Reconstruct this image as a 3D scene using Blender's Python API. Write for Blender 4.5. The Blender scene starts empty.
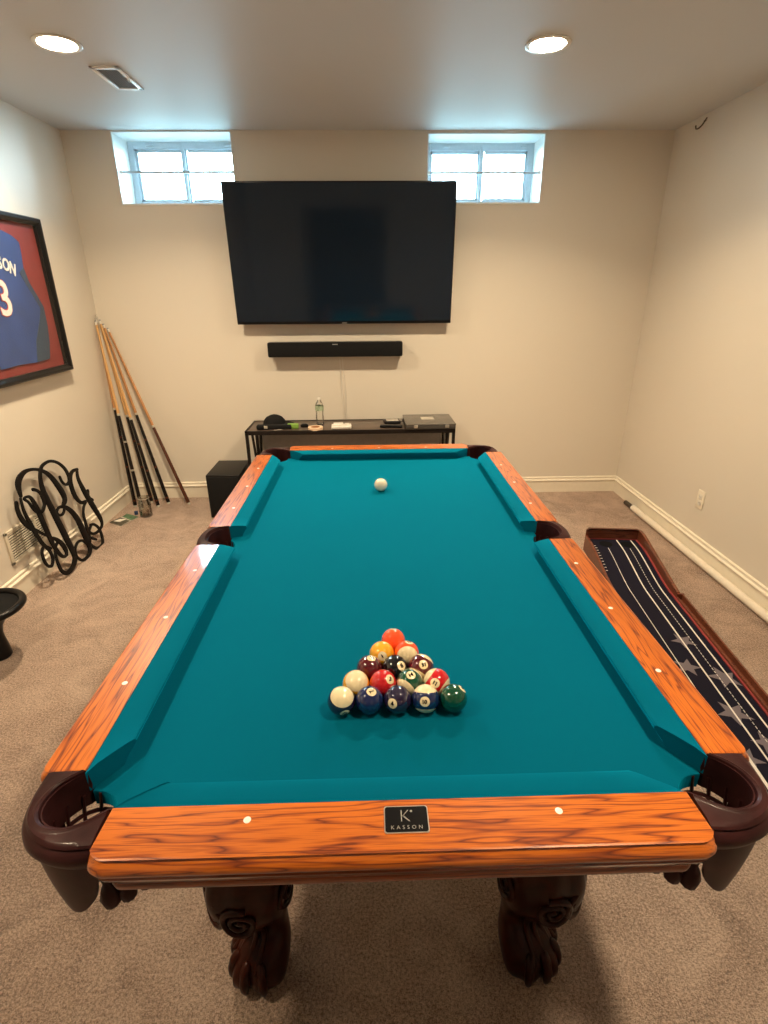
import bpy, bmesh, math, random
from mathutils import Vector, Matrix, Quaternion
random.seed(7)
D = bpy.data
SC = bpy.context.scene
COL = SC.collection
PI = math.pi

# ------------------------------------------------------------------ constants
XL, XR, YB, YR, H = -2.068, 2.062, 2.654, -3.60, 2.608
ZT = 0.864          # top of the rails
ZBED = 0.822        # playing surface
BR = 0.0281         # ball radius
CAM_LOC = Vector((-0.04182, -1.61547, 1.61089))
CAM_R = Vector((0.99960704, -0.02728123, -0.00644177))
CAM_U = Vector((0.0164353, 0.38423934, 0.92308722))
CAM_F = Vector((0.02270777, 0.92283036, -0.38453673))

# ------------------------------------------------------------------ helpers
def tag(o, label=None, cat=None, group=None, kind=None):
    if label: o['label'] = label
    if cat: o['category'] = cat
    if group: o['group'] = group
    if kind: o['kind'] = kind
    return o

def empty(name, loc=(0, 0, 0), rz=0.0, label=None, cat=None, group=None):
    o = D.objects.new(name, None); COL.objects.link(o)
    o.location = loc; o.rotation_euler = (0, 0, rz); o.empty_display_size = 0.05
    return tag(o, label, cat, group)

def obj(name, bm, mat, parent=None, loc=(0, 0, 0), rot=(0, 0, 0), smooth=True, angle=35):
    me = D.meshes.new(name)
    bmesh.ops.recalc_face_normals(bm, faces=bm.faces[:])
    bm.to_mesh(me); bm.free()
    mats = mat if isinstance(mat, (list, tuple)) else [mat]
    for k in mats: me.materials.append(k)
    if smooth and len(me.polygons):
        me.polygons.foreach_set('use_smooth', [True] * len(me.polygons))
        me.set_sharp_from_angle(angle=math.radians(angle))
    o = D.objects.new(name, me); COL.objects.link(o)
    if parent: o.parent = parent
    o.location = loc; o.rotation_euler = rot
    return o

def copy_tree(o, parent=None):
    c = o.copy(); COL.objects.link(c); c.parent = parent
    for ch in list(o.children): copy_tree(ch, c)
    return c

def bx(bm, x0, x1, y0, y1, z0, z1, bev=0.0, mi=0):
    r = bmesh.ops.create_cube(bm, size=1.0)
    vs = r['verts']
    for v in vs:
        v.co = Vector(((x0 + x1) / 2 + v.co.x * (x1 - x0), (y0 + y1) / 2 + v.co.y * (y1 - y0), (z0 + z1) / 2 + v.co.z * (z1 - z0)))
    fs = set(f for v in vs for f in v.link_faces)
    for f in fs: f.material_index = mi
    if bev:
        es = list(set(e for v in vs for e in v.link_edges))
        bmesh.ops.bevel(bm, geom=es, offset=bev, segments=3, profile=0.5, affect='EDGES')
    return vs

def loft(bm, rings, closed=True, cap=True, mi=0):
    R = [[bm.verts.new(p) for p in ring] for ring in rings]
    n = len(R[0])
    for a, b in zip(R[:-1], R[1:]):
        for i in range(n if closed else n - 1):
            j = (i + 1) % n
            try:
                f = bm.faces.new((a[i], a[j], b[j], b[i])); f.material_index = mi
            except ValueError: pass
    if cap:
        for ring in (R[0], R[-1]):
            try:
                f = bm.faces.new(ring); f.material_index = mi
            except ValueError: pass
    return R

def lathe(bm, prof, seg=32, c=(0, 0), cap=True, mi=0, squash=1.0):
    rings = []
    for r, z in prof:
        r = max(r, 1e-5)
        rings.append([(c[0] + r * math.cos(2 * PI * k / seg), c[1] + squash * r * math.sin(2 * PI * k / seg), z) for k in range(seg)])
    return loft(bm, rings, cap=cap, mi=mi)

def torus(bm, c, R, r, seg=40, sec=12, ax='Z'):
    rings = []
    for k in range(seg):
        a = 2 * PI * k / seg
        ring = []
        for m in range(sec):
            b = 2 * PI * m / sec
            q = ((R + r * math.cos(b)) * math.cos(a), (R + r * math.cos(b)) * math.sin(a), r * math.sin(b))
            if ax == 'Y': q = (q[0], q[2], q[1])
            if ax == 'X': q = (q[2], q[0], q[1])
            ring.append((c[0] + q[0], c[1] + q[1], c[2] + q[2]))
        rings.append(ring)
    rings.append(rings[0])
    loft(bm, rings, cap=False)
    bmesh.ops.remove_doubles(bm, verts=bm.verts[:], dist=1e-6)

def tube(bm, pts, rad, sec=10, cap=True, mi=0):
    """round tube along points; rad number or list"""
    P = [Vector(p) for p in pts]
    rr = rad if isinstance(rad, (list, tuple)) else [rad] * len(P)
    up = None; rings = []
    for i, p in enumerate(P):
        t = (P[min(i + 1, len(P) - 1)] - P[max(i - 1, 0)]).normalized()
        if up is None:
            up = Vector((0, 0, 1)) if abs(t.z) < 0.9 else Vector((1, 0, 0))
        s = t.cross(up).normalized(); up = s.cross(t).normalized()
        rings.append([p + (s * math.cos(2 * PI * k / sec) + up * math.sin(2 * PI * k / sec)) * rr[i] for k in range(sec)])
    return loft(bm, rings, cap=cap, mi=mi)

def prism(bm, poly, z0, z1, mi=0):
    """extruded polygon (any simple shape)"""
    a = [bm.verts.new((x, y, z0)) for x, y in poly]
    b = [bm.verts.new((x, y, z1)) for x, y in poly]
    f0 = bm.faces.new(list(reversed(a))); f1 = bm.faces.new(b)
    fs = [f0, f1]
    for i in range(len(poly)):
        j = (i + 1) % len(poly)
        fs.append(bm.faces.new((a[i], a[j], b[j], b[i])))
    for f in fs: f.material_index = mi
    bmesh.ops.triangulate(bm, faces=[f0, f1])

def offset_poly(poly, d):
    """move a counter-clockwise polygon inwards by d"""
    n = len(poly); out = []
    for i in range(n):
        p0, p1, p2 = Vector(poly[i - 1]), Vector(poly[i]), Vector(poly[(i + 1) % n])
        e1 = (p1 - p0).normalized(); e2 = (p2 - p1).normalized()
        n1 = Vector((-e1.y, e1.x)); n2 = Vector((-e2.y, e2.x))
        m = (n1 + n2).normalized()
        k = d / max(0.4, m.dot(n1))
        out.append((p1.x + m.x * k, p1.y + m.y * k))
    return out

def smooth_path(pts, n=6):
    """catmull-rom through tuples of any length"""
    out = []
    N = len(pts)
    for i in range(N - 1):
        p0, p1, p2, p3 = pts[max(i - 1, 0)], pts[i], pts[i + 1], pts[min(i + 2, N - 1)]
        for k in range(n):
            t = k / n
            out.append(tuple(0.5 * (2 * b + (c - a) * t + (2 * a - 5 * b + 4 * c - d) * t * t + (3 * b - a - 3 * c + d) * t ** 3)
                             for a, b, c, d in zip(p0, p1, p2, p3)))
    out.append(tuple(pts[-1]))
    return out

def text_bm(s, size, depth=0.0, spacing=1.0, bold=0.0):
    """a string as a mesh in the XY plane, centred on the origin"""
    cu = D.curves.new('lettering', 'FONT'); cu.body = s; cu.size = size
    cu.align_x = 'CENTER'; cu.align_y = 'CENTER'; cu.extrude = depth; cu.space_character = spacing
    cu.offset = bold; cu.resolution_u = 3
    o = D.objects.new('lettering', cu); COL.objects.link(o)
    dg = bpy.context.evaluated_depsgraph_get(); dg.update()
    me = o.evaluated_get(dg).to_mesh()
    bm = bmesh.new(); bm.from_mesh(me)
    o.evaluated_get(dg).to_mesh_clear()
    D.objects.remove(o); D.curves.remove(cu)
    for f in bm.faces: f.material_index = 0
    if bm.verts:
        xs = [v.co.x for v in bm.verts]; ys = [v.co.y for v in bm.verts]
        cx, cy = (max(xs) + min(xs)) / 2, (max(ys) + min(ys)) / 2
        for v in bm.verts: v.co.x -= cx; v.co.y -= cy
    return bm

# ------------------------------------------------------------------ materials
class NT:
    def __init__(s, name):
        s.m = D.materials.new(name); s.m.use_nodes = True
        s.t = s.m.node_tree; s.t.nodes.clear()
        s.out = s.t.nodes.new('ShaderNodeOutputMaterial')
    def n(s, typ, **kw):
        nd = s.t.nodes.new(typ)
        for k, v in kw.items():
            if k.startswith('i_'):
                key = k[2:].replace('_', ' ')
                nd.inputs[int(key) if key.isdigit() else key].default_value = v
            else: setattr(nd, k, v)
        return nd
    def l(s, a, b): s.t.links.new(a, b)
    def ramp(s, fac, stops, interp='LINEAR'):
        r = s.n('ShaderNodeValToRGB'); r.color_ramp.interpolation = interp
        e = r.color_ramp.elements
        while len(e) < len(stops): e.new(0.5)
        for k, (p, c) in enumerate(stops):
            e[k].position = p; e[k].color = (*c, 1) if len(c) == 3 else c
        s.l(fac, r.inputs[0]); return r.outputs[0]
    def math(s, op, a, b=None, clamp=False):
        nd = s.n('ShaderNodeMath', operation=op); nd.use_clamp = clamp
        for k, v in enumerate((a, b)):
            if v is None: continue
            if isinstance(v, (int, float)): nd.inputs[k].default_value = v
            else: s.l(v, nd.inputs[k])
        return nd.outputs[0]
    def noise(s, vec, scale, detail=4, rough=0.55, dist=0.0):
        nd = s.n('ShaderNodeTexNoise'); nd.inputs['Scale'].default_value = scale
        nd.inputs['Detail'].default_value = detail; nd.inputs['Roughness'].default_value = rough
        nd.inputs['Distortion'].default_value = dist
        if vec is not None: s.l(vec, nd.inputs['Vector'])
        return nd.outputs['Fac']
    def coord(s, which='Object', scale=None):
        c = s.n('ShaderNodeTexCoord').outputs[which]
        if scale:
            mp = s.n('ShaderNodeMapping'); mp.inputs['Scale'].default_value = scale
            s.l(c, mp.inputs['Vector']); c = mp.outputs[0]
        return c
    def bsdf(s, color=None, rough=0.5, metal=0.0, coat=0.0, coat_rough=0.05, spec=0.5, sheen=0.0, trans=0.0, ior=1.45, bump=None, bump_s=0.2, bump_d=0.01):
        b = s.n('ShaderNodeBsdfPrincipled')
        if color is not None:
            if isinstance(color, tuple): b.inputs['Base Color'].default_value = (*color, 1)
            else: s.l(color, b.inputs['Base Color'])
        if isinstance(rough, (int, float)): b.inputs['Roughness'].default_value = rough
        else: s.l(rough, b.inputs['Roughness'])
        b.inputs['Metallic'].default_value = metal
        b.inputs['Coat Weight'].default_value = coat; b.inputs['Coat Roughness'].default_value = coat_rough
        b.inputs['Specular IOR Level'].default_value = spec
        b.inputs['Sheen Weight'].default_value = sheen
        b.inputs['Transmission Weight'].default_value = trans; b.inputs['IOR'].default_value = ior
        if bump is not None:
            bn = s.n('ShaderNodeBump'); bn.inputs['Strength'].default_value = bump_s; bn.inputs['Distance'].default_value = bump_d
            s.l(bump, bn.inputs['Height']); s.l(bn.outputs[0], b.inputs['Normal'])
        s.l(b.outputs[0], s.out.inputs[0]); return b

def simple(name, color, rough=0.5, var=0.06, vscale=30, **kw):
    if max(color) < 0.03 and 'spec' not in kw: kw['spec'] = 0.22; color = tuple(c * 0.6 for c in color)
    """plain colour with a faint mottling and micro bump"""
    t = NT(name); c = t.coord()
    n = t.noise(c, vscale, 3)
    col = t.ramp(n, [(0.3, tuple(max(0, x * (1 - var)) for x in color)), (0.7, tuple(min(1, x * (1 + var)) for x in color))])
    t.bsdf(col, rough, **kw)
    return t.m

def emis(name, color, strength):
    t = NT(name); e = t.n('ShaderNodeEmission'); e.inputs[0].default_value = (*color, 1); e.inputs[1].default_value = strength
    t.l(e.outputs[0], t.out.inputs[0]); return t.m

def wall_mat(name, c):
    t = NT(name); v = t.coord()
    n1 = t.noise(v, 1.3, 2); n2 = t.noise(v, 160, 3)
    col = t.ramp(n1, [(0.3, tuple(x * 0.985 for x in c)), (0.7, c)])
    t.bsdf(col, 0.55, spec=0.3, bump=n2, bump_s=0.08, bump_d=0.002)
    return t.m

def wood_mat(name, light, mid, dark, seed=0.0, rough=0.32, coat=0.9, ring=5.5):
    """flat-sawn oak: grain runs along local X"""
    t = NT(name)
    oi = t.n('ShaderNodeObjectInfo')
    c = t.coord('Object')
    ad = t.n('ShaderNodeVectorMath', operation='ADD'); t.l(c, ad.inputs[0])
    mulr = t.n('ShaderNodeVectorMath', operation='SCALE'); mulr.inputs[0].default_value = (3.1, 0.11, 0.07)
    t.l(oi.outputs['Random'], mulr.inputs['Scale']); t.l(mulr.outputs[0], ad.inputs[1])
    mp = t.n('ShaderNodeMapping'); mp.inputs['Scale'].default_value = (0.42, 5.5, 5.5); mp.inputs['Location'].default_value = (seed, 0.1 + seed, 0.35)
    t.l(ad.outputs[0], mp.inputs['Vector'])
    warp = t.noise(mp.outputs[0], 3.4, 3, 0.5)
    warp2 = t.noise(mp.outputs[0], 11, 2, 0.5)
    sx = t.n('ShaderNodeSeparateXYZ'); t.l(mp.outputs[0], sx.inputs[0])
    base = t.math('ADD', t.math('MULTIPLY', sx.outputs[1], 0.9), t.math('MULTIPLY', warp, 1.35))
    base = t.math('ADD', base, t.math('MULTIPLY', warp2, 0.16))
    fr = t.math('FRACT', t.math('MULTIPLY', base, ring))
    # sharp late-wood line with soft early-wood rise
    g = t.ramp(fr, [(0.0, dark), (0.07, mid), (0.22, light), (0.78, light), (0.94, mid), (1.0, dark)])
    pm = t.n('ShaderNodeMapping'); pm.inputs['Scale'].default_value = (14, 420, 420); t.l(ad.outputs[0], pm.inputs['Vector'])
    pores = t.noise(pm.outputs[0], 1.0, 2, 0.5)
    pr = t.ramp(pores, [(0.34, (0.55, 0.45, 0.4)), (0.5, (1, 1, 1))])
    mx = t.n('ShaderNodeMix', data_type='RGBA', blend_type='MULTIPLY'); mx.inputs[0].default_value = 0.75
    t.l(g, mx.inputs[6]); t.l(pr, mx.inputs[7])
    bl = t.noise(mp.outputs[0], 1.3, 2)
    br = t.ramp(bl, [(0.3, (0.78, 0.72, 0.7)), (0.65, (1.08, 1.05, 1.0))])
    m2 = t.n('ShaderNodeMix', data_type='RGBA', blend_type='MULTIPLY'); m2.inputs[0].default_value = 0.8
    t.l(mx.outputs[2], m2.inputs[6]); t.l(br, m2.inputs[7])
    t.bsdf(m2.outputs[2], rough, coat=coat, coat_rough=0.07, spec=0.4, bump=pores, bump_s=0.05, bump_d=0.002)
    return t.m

def carpet_mat():
    t = NT('carpet_pile'); v = t.coord()
    n0 = t.noise(v, 1.1, 3, 0.6, 0.5)       # brushed patches
    n1 = t.noise(v, 5, 4, 0.6, 1.2)
    n2 = t.noise(v, 130, 3, 0.7)
    n3 = t.noise(v, 330, 2, 0.6)
    mix = t.math('ADD', t.math('MULTIPLY', n0, 0.20), t.math('ADD', t.math('MULTIPLY', n1, 0.26), t.math('ADD', t.math('MULTIPLY', n2, 0.62), t.math('MULTIPLY', n3, 0.50))))
    col = t.ramp(mix, [(0.66, CARPET[0]), (0.79, CARPET[1]), (0.93, CARPET[2])])
    h = t.math('ADD', t.math('MULTIPLY', n2, 1.0), t.math('ADD', t.math('MULTIPLY', n3, 0.7), t.math('MULTIPLY', n1, 0.8)))
    t.bsdf(col, 0.95, spec=0.1, sheen=0.25, bump=h, bump_s=1.0, bump_d=0.02)
    return t.m

def felt_mat():
    t = NT('green_felt'); v = t.coord()
    n1 = t.noise(v, 700, 2); n2 = t.noise(v, 3, 2)
    col = t.ramp(t.math('ADD', t.math('MULTIPLY', n1, 0.5), t.math('MULTIPLY', n2, 0.5)),
                 [(0.35, tuple(x * 0.93 for x in FELT)), (0.65, tuple(x * 1.06 for x in FELT))])
    b = t.bsdf(col, 0.9, spec=0.04, sheen=0.6, bump=n1, bump_s=0.1, bump_d=0.001)
    b.inputs['Sheen Tint'].default_value = (0.0, 0.62, 1.0, 1); b.inputs['Sheen Roughness'].default_value = 0.6
    return t.m

def leather_mat():
    t = NT('brown_leather'); v = t.coord()
    vo = t.n('ShaderNodeTexVoronoi'); vo.inputs['Scale'].default_value = 420; t.l(v, vo.inputs['Vector'])
    n = t.noise(v, 14, 3)
    col = t.ramp(n, [(0.3, (0.022, 0.006, 0.006)), (0.7, (0.048, 0.014, 0.014))])
    t.bsdf(col, 0.42, coat=0.08, coat_rough=0.15, spec=0.14, bump=vo.outputs['Distance'], bump_s=0.12, bump_d=0.001)
    return t.m

CARPET = ((0.22, 0.128, 0.082), (0.58, 0.385, 0.275), (0.86, 0.66, 0.52))
FELT = (0.0, 0.076, 0.126)
M = {}
M['wall'] = wall_mat('wall_paint', (0.69, 0.635, 0.55))
M['ceiling'] = wall_mat('ceiling_paint', (0.58, 0.585, 0.59))
M['trim'] = simple('trim_paint', (0.80, 0.74, 0.62), 0.35, 0.02)
M['jamb'] = simple('window_jamb_paint', (0.78, 0.80, 0.78), 0.5, 0.02)
M['carpet'] = carpet_mat()
M['felt'] = felt_mat()
M['leather'] = leather_mat()
M['oak'] = wood_mat('oak_rail', (0.61, 0.158, 0.014), (0.37, 0.080, 0.010), (0.16, 0.030, 0.007), ring=8.0)
M['oak_shaded'] = wood_mat('oak_rail_shaded', (0.26, 0.060, 0.014), (0.17, 0.034, 0.009), (0.07, 0.014, 0.005), ring=8.0)  # rail oak darkened: paints in the shade below the rail nose
M['oak_dark'] = wood_mat('dark_stained_wood', (0.10, 0.028, 0.012), (0.07, 0.018, 0.009), (0.035, 0.009, 0.006), 2.0, ring=6)
M['mahogany'] = wood_mat('mahogany_tray', (0.17, 0.050, 0.024), (0.12, 0.032, 0.017), (0.06, 0.015, 0.009), 5.0, rough=0.4, coat=0.4, ring=8)
M['slate'] = simple('slate_edge', (0.02, 0.02, 0.02), 0.8)
M['pearl'] = simple('pearl_sight', (0.85, 0.82, 0.75), 0.2, coat=0.5)
M['black'] = simple('black_plastic', (0.012, 0.012, 0.013), 0.4)
M['black_satin'] = simple('black_satin', (0.010, 0.009, 0.010), 0.28)
M['black_metal'] = simple('black_metal', (0.012, 0.010, 0.010), 0.5, metal=0.3)
M['fabric_black'] = simple('speaker_cloth', (0.014, 0.014, 0.015), 0.9, 0.3, 500)
M['silver'] = simple('silver_metal', (0.65, 0.62, 0.56), 0.3, metal=0.9)
M['white'] = simple('white_plastic', (0.75, 0.72, 0.66), 0.35, 0.02)
M['cream'] = simple('cream_tube', (0.74, 0.67, 0.56), 0.4, 0.03)
M['window_frame'] = simple('window_frame_vinyl', (0.50, 0.57, 0.62), 0.4, 0.03)
M['vent'] = simple('vent_white', (0.85, 0.85, 0.84), 0.4, 0.02)
M['register'] = simple('register_beige', (0.66, 0.60, 0.49), 0.45, 0.02)
M['dark'] = simple('duct_dark', (0.03, 0.025, 0.02), 0.8)
M['maple'] = simple('maple_shaft', (0.62, 0.36, 0.15), 0.3, 0.08, 12, coat=0.4)
M['maple_dark'] = simple('amber_shaft', (0.45, 0.22, 0.085), 0.3, 0.08, 12, coat=0.4)
M['butt_black'] = simple('cue_butt_black', (0.012, 0.008, 0.008), 0.22, coat=0.5)
M['butt_brown'] = simple('cue_butt_brown', (0.075, 0.022, 0.010), 0.25, coat=0.5)
M['rubber'] = simple('white_bumper', (0.6, 0.57, 0.5), 0.6)
M['bulb'] = emis('lamp_glow', (1.0, 0.82, 0.56), 110.0)
M['bulb_dim'] = emis('dimmed_lamp_glow', (1.0, 0.82, 0.56), 70.0)
M['console_top'] = simple('console_top_wood', (0.085, 0.058, 0.043), 0.4, 0.25, 9, coat=0.2)
M['console_metal'] = simple('console_black_frame', (0.018, 0.013, 0.012), 0.45)
M['panel'] = simple('console_grey_panel', (0.24, 0.235, 0.23), 0.6)
M['lime'] = simple('lime_plastic', (0.20, 0.36, 0.06), 0.5)
M['tape'] = simple('tape_tan', (0.75, 0.55, 0.38), 0.6)
M['tape_core'] = simple('tape_core_brown', (0.42, 0.18, 0.07), 0.7)
M['case'] = simple('smoke_grey_case', (0.085, 0.075, 0.065), 0.25, coat=0.3)
M['case_side'] = simple('case_side_dark', (0.055, 0.05, 0.046), 0.4)
M['paper'] = simple('paper_label', (0.42, 0.38, 0.32), 0.7)
M['navy'] = simple('navy_turf', (0.012, 0.011, 0.028), 0.9, 0.2, 300)
M['star'] = simple('grey_star_turf', (0.155, 0.13, 0.15), 0.9, 0.1, 300)
M['line'] = simple('white_line_turf', (0.72, 0.68, 0.64), 0.8, 0.05, 300)
M['redstrip'] = simple('red_edge', (0.30, 0.045, 0.045), 0.6)
M['hole'] = simple('putting_hole_black', (0.003, 0.003, 0.004), 0.9)
M['blue_jersey'] = simple('blue_jersey_cloth', (0.030, 0.060, 0.23), 0.8, 0.12, 9)
M['navy_jersey'] = simple('navy_jersey_panel', (0.035, 0.055, 0.105), 0.8, 0.1, 9)
M['red_mat'] = simple('red_mat_board', (0.24, 0.030, 0.030), 0.8, 0.1, 20)
M['letter'] = simple('jersey_letter_white', (0.72, 0.66, 0.66), 0.7)
M['letter_red'] = simple('jersey_letter_red', (0.45, 0.05, 0.05), 0.7)
M['chalk'] = simple('blue_chalk', (0.03, 0.05, 0.12), 0.9)
M['magazine'] = simple('magazine_green', (0.07, 0.14, 0.07), 0.4, 0.8, 30)
M['magazine_dark'] = simple('magazine_dark', (0.05, 0.045, 0.03), 0.4, 0.8, 30)
M['bottle_label'] = simple('bottle_label_green', (0.30, 0.38, 0.26), 0.5, 0.4, 60)

def glass_mat(name, tint=(0.97, 0.99, 0.98), amount=0.12, rough=0.02):
    t = NT(name)
    tr = t.n('ShaderNodeBsdfTransparent'); tr.inputs[0].default_value = (*tint, 1)
    gl = t.n('ShaderNodeBsdfGlossy'); gl.inputs[0].default_value = (1, 1, 1, 1); gl.inputs[1].default_value = rough
    fr = t.n('ShaderNodeFresnel'); fr.inputs[0].default_value = 1.5
    f = t.math('ADD', t.math('MULTIPLY', fr.outputs[0], 0.8), amount * 0.3, True)
    if amount < 0.05: f = t.math('MULTIPLY', fr.outputs[0], 0.04)
    mx = t.n('ShaderNodeMixShader'); t.l(f, mx.inputs[0]); t.l(tr.outputs[0], mx.inputs[1]); t.l(gl.outputs[0], mx.inputs[2])
    t.l(mx.outputs[0], t.out.inputs[0]); return t.m
M['glass'] = glass_mat('window_glass')
M['jar_glass'] = glass_mat('jar_glass', (0.90, 0.90, 0.86), 0.35)
M['bottle_glass'] = glass_mat('clear_bottle_plastic', (0.97, 0.98, 0.97), 0.06)

t = NT('tv_screen')
t.bsdf((0.004, 0.010, 0.021), 0.10, spec=0.62, coat=0.0)
M['screen'] = t.m

# ------------------------------------------------------------------ room shell
def struct(name, bm, m, **kw):
    o = obj(name, bm, m, **kw); o['kind'] = 'structure'; return o

WZ0, WZL, WZR = 2.176, 2.603, 2.592
LX0, LX1, RX0, RX1 = -1.740, -0.945, 0.376, 1.180
YO = 3.02           # outside face of the back wall
bm = bmesh.new(); bx(bm, XL - 0.12, XR + 0.12, YR - 2.6, YO + 0.02, -0.12, 0.0); struct('floor', bm, M['carpet'], smooth=False)
bm = bmesh.new(); bx(bm, XL - 0.12, XR + 0.12, YR - 2.6, YO + 0.02, H, H + 0.12); struct('ceiling', bm, M['ceiling'], smooth=False)
bm = bmesh.new(); bx(bm, XL - 0.12, XL, YR, YO, 0, H); struct('wall_left', bm, M['wall'], smooth=False)
bm = bmesh.new(); bx(bm, XR, XR + 0.12, YR, YO, 0, H); struct('wall_right', bm, M['wall'], smooth=False)
bm = bmesh.new()
bx(bm, XL, XR, YB, YO, 0, WZ0)
bx(bm, XL, LX0, YB, YO, WZ0, H); bx(bm, LX1, RX0, YB, YO, WZ0, H); bx(bm, RX1, XR, YB, YO, WZ0, H)
bx(bm, LX0, LX1, YB, YO, WZL, H); bx(bm, RX0, RX1, YB, YO, WZR, H)
struct('wall_back', bm, M['wall'], smooth=False)
# rear wall (behind the camera) with a wide doorway to a dark passage
bm = bmesh.new()
DX0, DX1, DZ = -1.12, 0.28, 2.03
bx(bm, XL, DX0, YR - 0.12, YR, 0, H); bx(bm, DX1, XR, YR - 0.12, YR, 0, H); bx(bm, DX0, DX1, YR - 0.12, YR, DZ, H)
bx(bm, XL, DX0 - 0.2, YR - 2.5, YR - 0.12, 0, H); bx(bm, DX1 + 0.2, XR, YR - 2.5, YR - 0.12, 0, H)
bx(bm, XL, XR, YR - 2.6, YR - 2.5, 0, H)
struct('wall_rear', bm, M['wall'], smooth=False)

# window reveals lined in white
for nm, x0, x1, zt in (('trim_1', LX0, LX1, WZL), ('trim_2', RX0, RX1, WZR)):
    bm = bmesh.new()
    bx(bm, x0, x0 + 0.006, YB + 0.002, 2.90, WZ0, zt); bx(bm, x1 - 0.006, x1, YB + 0.002, 2.90, WZ0, zt)
    bx(bm, x0, x1, YB + 0.002, 2.90, zt - 0.005, zt); bx(bm, x0, x1, YB - 0.004, 2.90, WZ0 - 0.004, WZ0 + 0.006)
    struct(nm, bm, M['jamb'], smooth=False)

def window(name, x0, x1, z0, z1, mull):
    root = D.objects.new(name, None); COL.objects.link(root); root['kind'] = 'structure'
    root.location = ((x0 + x1) / 2, 2.93, z0)
    ox, oz = -(x0 + x1) / 2, -z0
    bm = bmesh.new(); y0, y1 = -0.03, 0.03
    bx(bm, x0 + ox + 0.040, x1 + ox - 0.040, y0 + 0.001, y1 - 0.001, z1 + oz - 0.045, z1 + oz, 0.002)
    bx(bm, x0 + ox + 0.040, x1 + ox - 0.040, y0 + 0.001, y1 - 0.001, z0 + oz, z0 + oz + 0.045, 0.002)
    bx(bm, x0 + ox, x0 + ox + 0.042, y0, y1, z0 + oz, z1 + oz, 0.003)
    bx(bm, x1 + ox - 0.042, x1 + ox, y0, y1, z0 + oz, z1 + oz, 0.003)
    bx(bm, mull + ox - 0.012, mull + ox + 0.012, y0 - 0.002, y1 + 0.002, z0 + oz + 0.003, z1 + oz - 0.003, 0.002)
    obj('window_frame', bm, M['window_frame'], root)
    for a, b in ((x0, mull), (mull, x1)):
        bm = bmesh.new()
        for q in (0.032, ):
            bx(bm, a + ox + 0.03, b + ox - 0.012, -0.012, 0.014, z0 + oz + 0.040, z0 + oz + 0.062, 0.002)
            bx(bm, a + ox + 0.03, b + ox - 0.012, -0.012, 0.014, z1 + oz - 0.062, z1 + oz - 0.040, 0.002)
        bx(bm, a + ox + (0.036 if a == x0 else 0.010), a + ox + (0.058 if a == x0 else 0.022), -0.012, 0.014, z0 + oz + 0.04, z1 + oz - 0.04, 0.002)
        bx(bm, b + ox - (0.022 if a == x0 else 0.058), b + ox - (0.010 if a == x0 else 0.036), -0.012, 0.014, z0 + oz + 0.04, z1 + oz - 0.04, 0.002)
        obj('sash', bm, M['window_frame'], root)
        bm = bmesh.new(); bx(bm, a + ox + 0.02, b + ox - 0.01, -0.002, 0.002, z0 + oz + 0.03, z1 + oz - 0.03)
        obj('pane', bm, M['glass'], root, smooth=False)
    for xx in (x0 + 0.13, x1 - 0.10):
        bm = bmesh.new(); bx(bm, xx + ox, xx + ox + 0.05, y0 - 0.012, y0 + 0.002, z1 + oz - 0.03, z1 + oz - 0.016, 0.003)
        obj('latch', bm, M['window_frame'], root)
window('window_1', LX0 + 0.006, LX1 - 0.006, WZ0 + 0.006, WZL - 0.005, -1.349)
window('window_2', RX0 + 0.006, RX1 - 0.006, WZ0 + 0.006, WZR - 0.005, 0.791)

# tension rods across the window openings
for (x0, x1, z, lab) in ((LX0 + 0.006, LX1 - 0.006, 2.378, 'thin white tension rod across the left basement window'),
                         (RX0 + 0.006, RX1 - 0.006, 2.370, 'thin white tension rod across the right basement window')):
    root = empty('tension_rod', ((x0 + x1) / 2, YB + 0.05, z), label=lab, cat='curtain rod', group='window tension rods')
    w = (x1 - x0) / 2
    bm = bmesh.new(); tube(bm, [(-w + 0.01, 0, 0), (w - 0.01, 0, 0)], 0.0085, 12); obj('rod', bm, M['window_frame'], root)
    for s in (-1, 1):
        bm = bmesh.new(); tube(bm, [(s * w, 0, 0), (s * (w - 0.018), 0, 0)], 0.012, 14); obj('end_cap', bm, M['white'], root)

# baseboards with a stepped cap
BBP = [(0, 0), (0.015, 0), (0.015, 0.094), (0.021, 0.100), (0.022, 0.106), (0.019, 0.111), (0.012, 0.114), (0.010, 0.122), (0.013, 0.127), (0.012, 0.132), (0.006, 0.136), (0, 0.136)]
def baseboard(name, p0, p1, nrm):
    bm = bmesh.new(); n = Vector(nrm)
    loft(bm, [[(p[0] + n.x * a, p[1] + n.y * a, b) for a, b in BBP] for p in (p0, p1)])
    struct(name, bm, M['trim'], angle=20)
baseboard('baseboard_left', (XL, YR), (XL, YB), (1, 0))
baseboard('baseboard_right', (XR, YR), (XR, YB), (-1, 0))
baseboard('baseboard_back', (XL, YB), (XR, YB), (0, -1))

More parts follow.
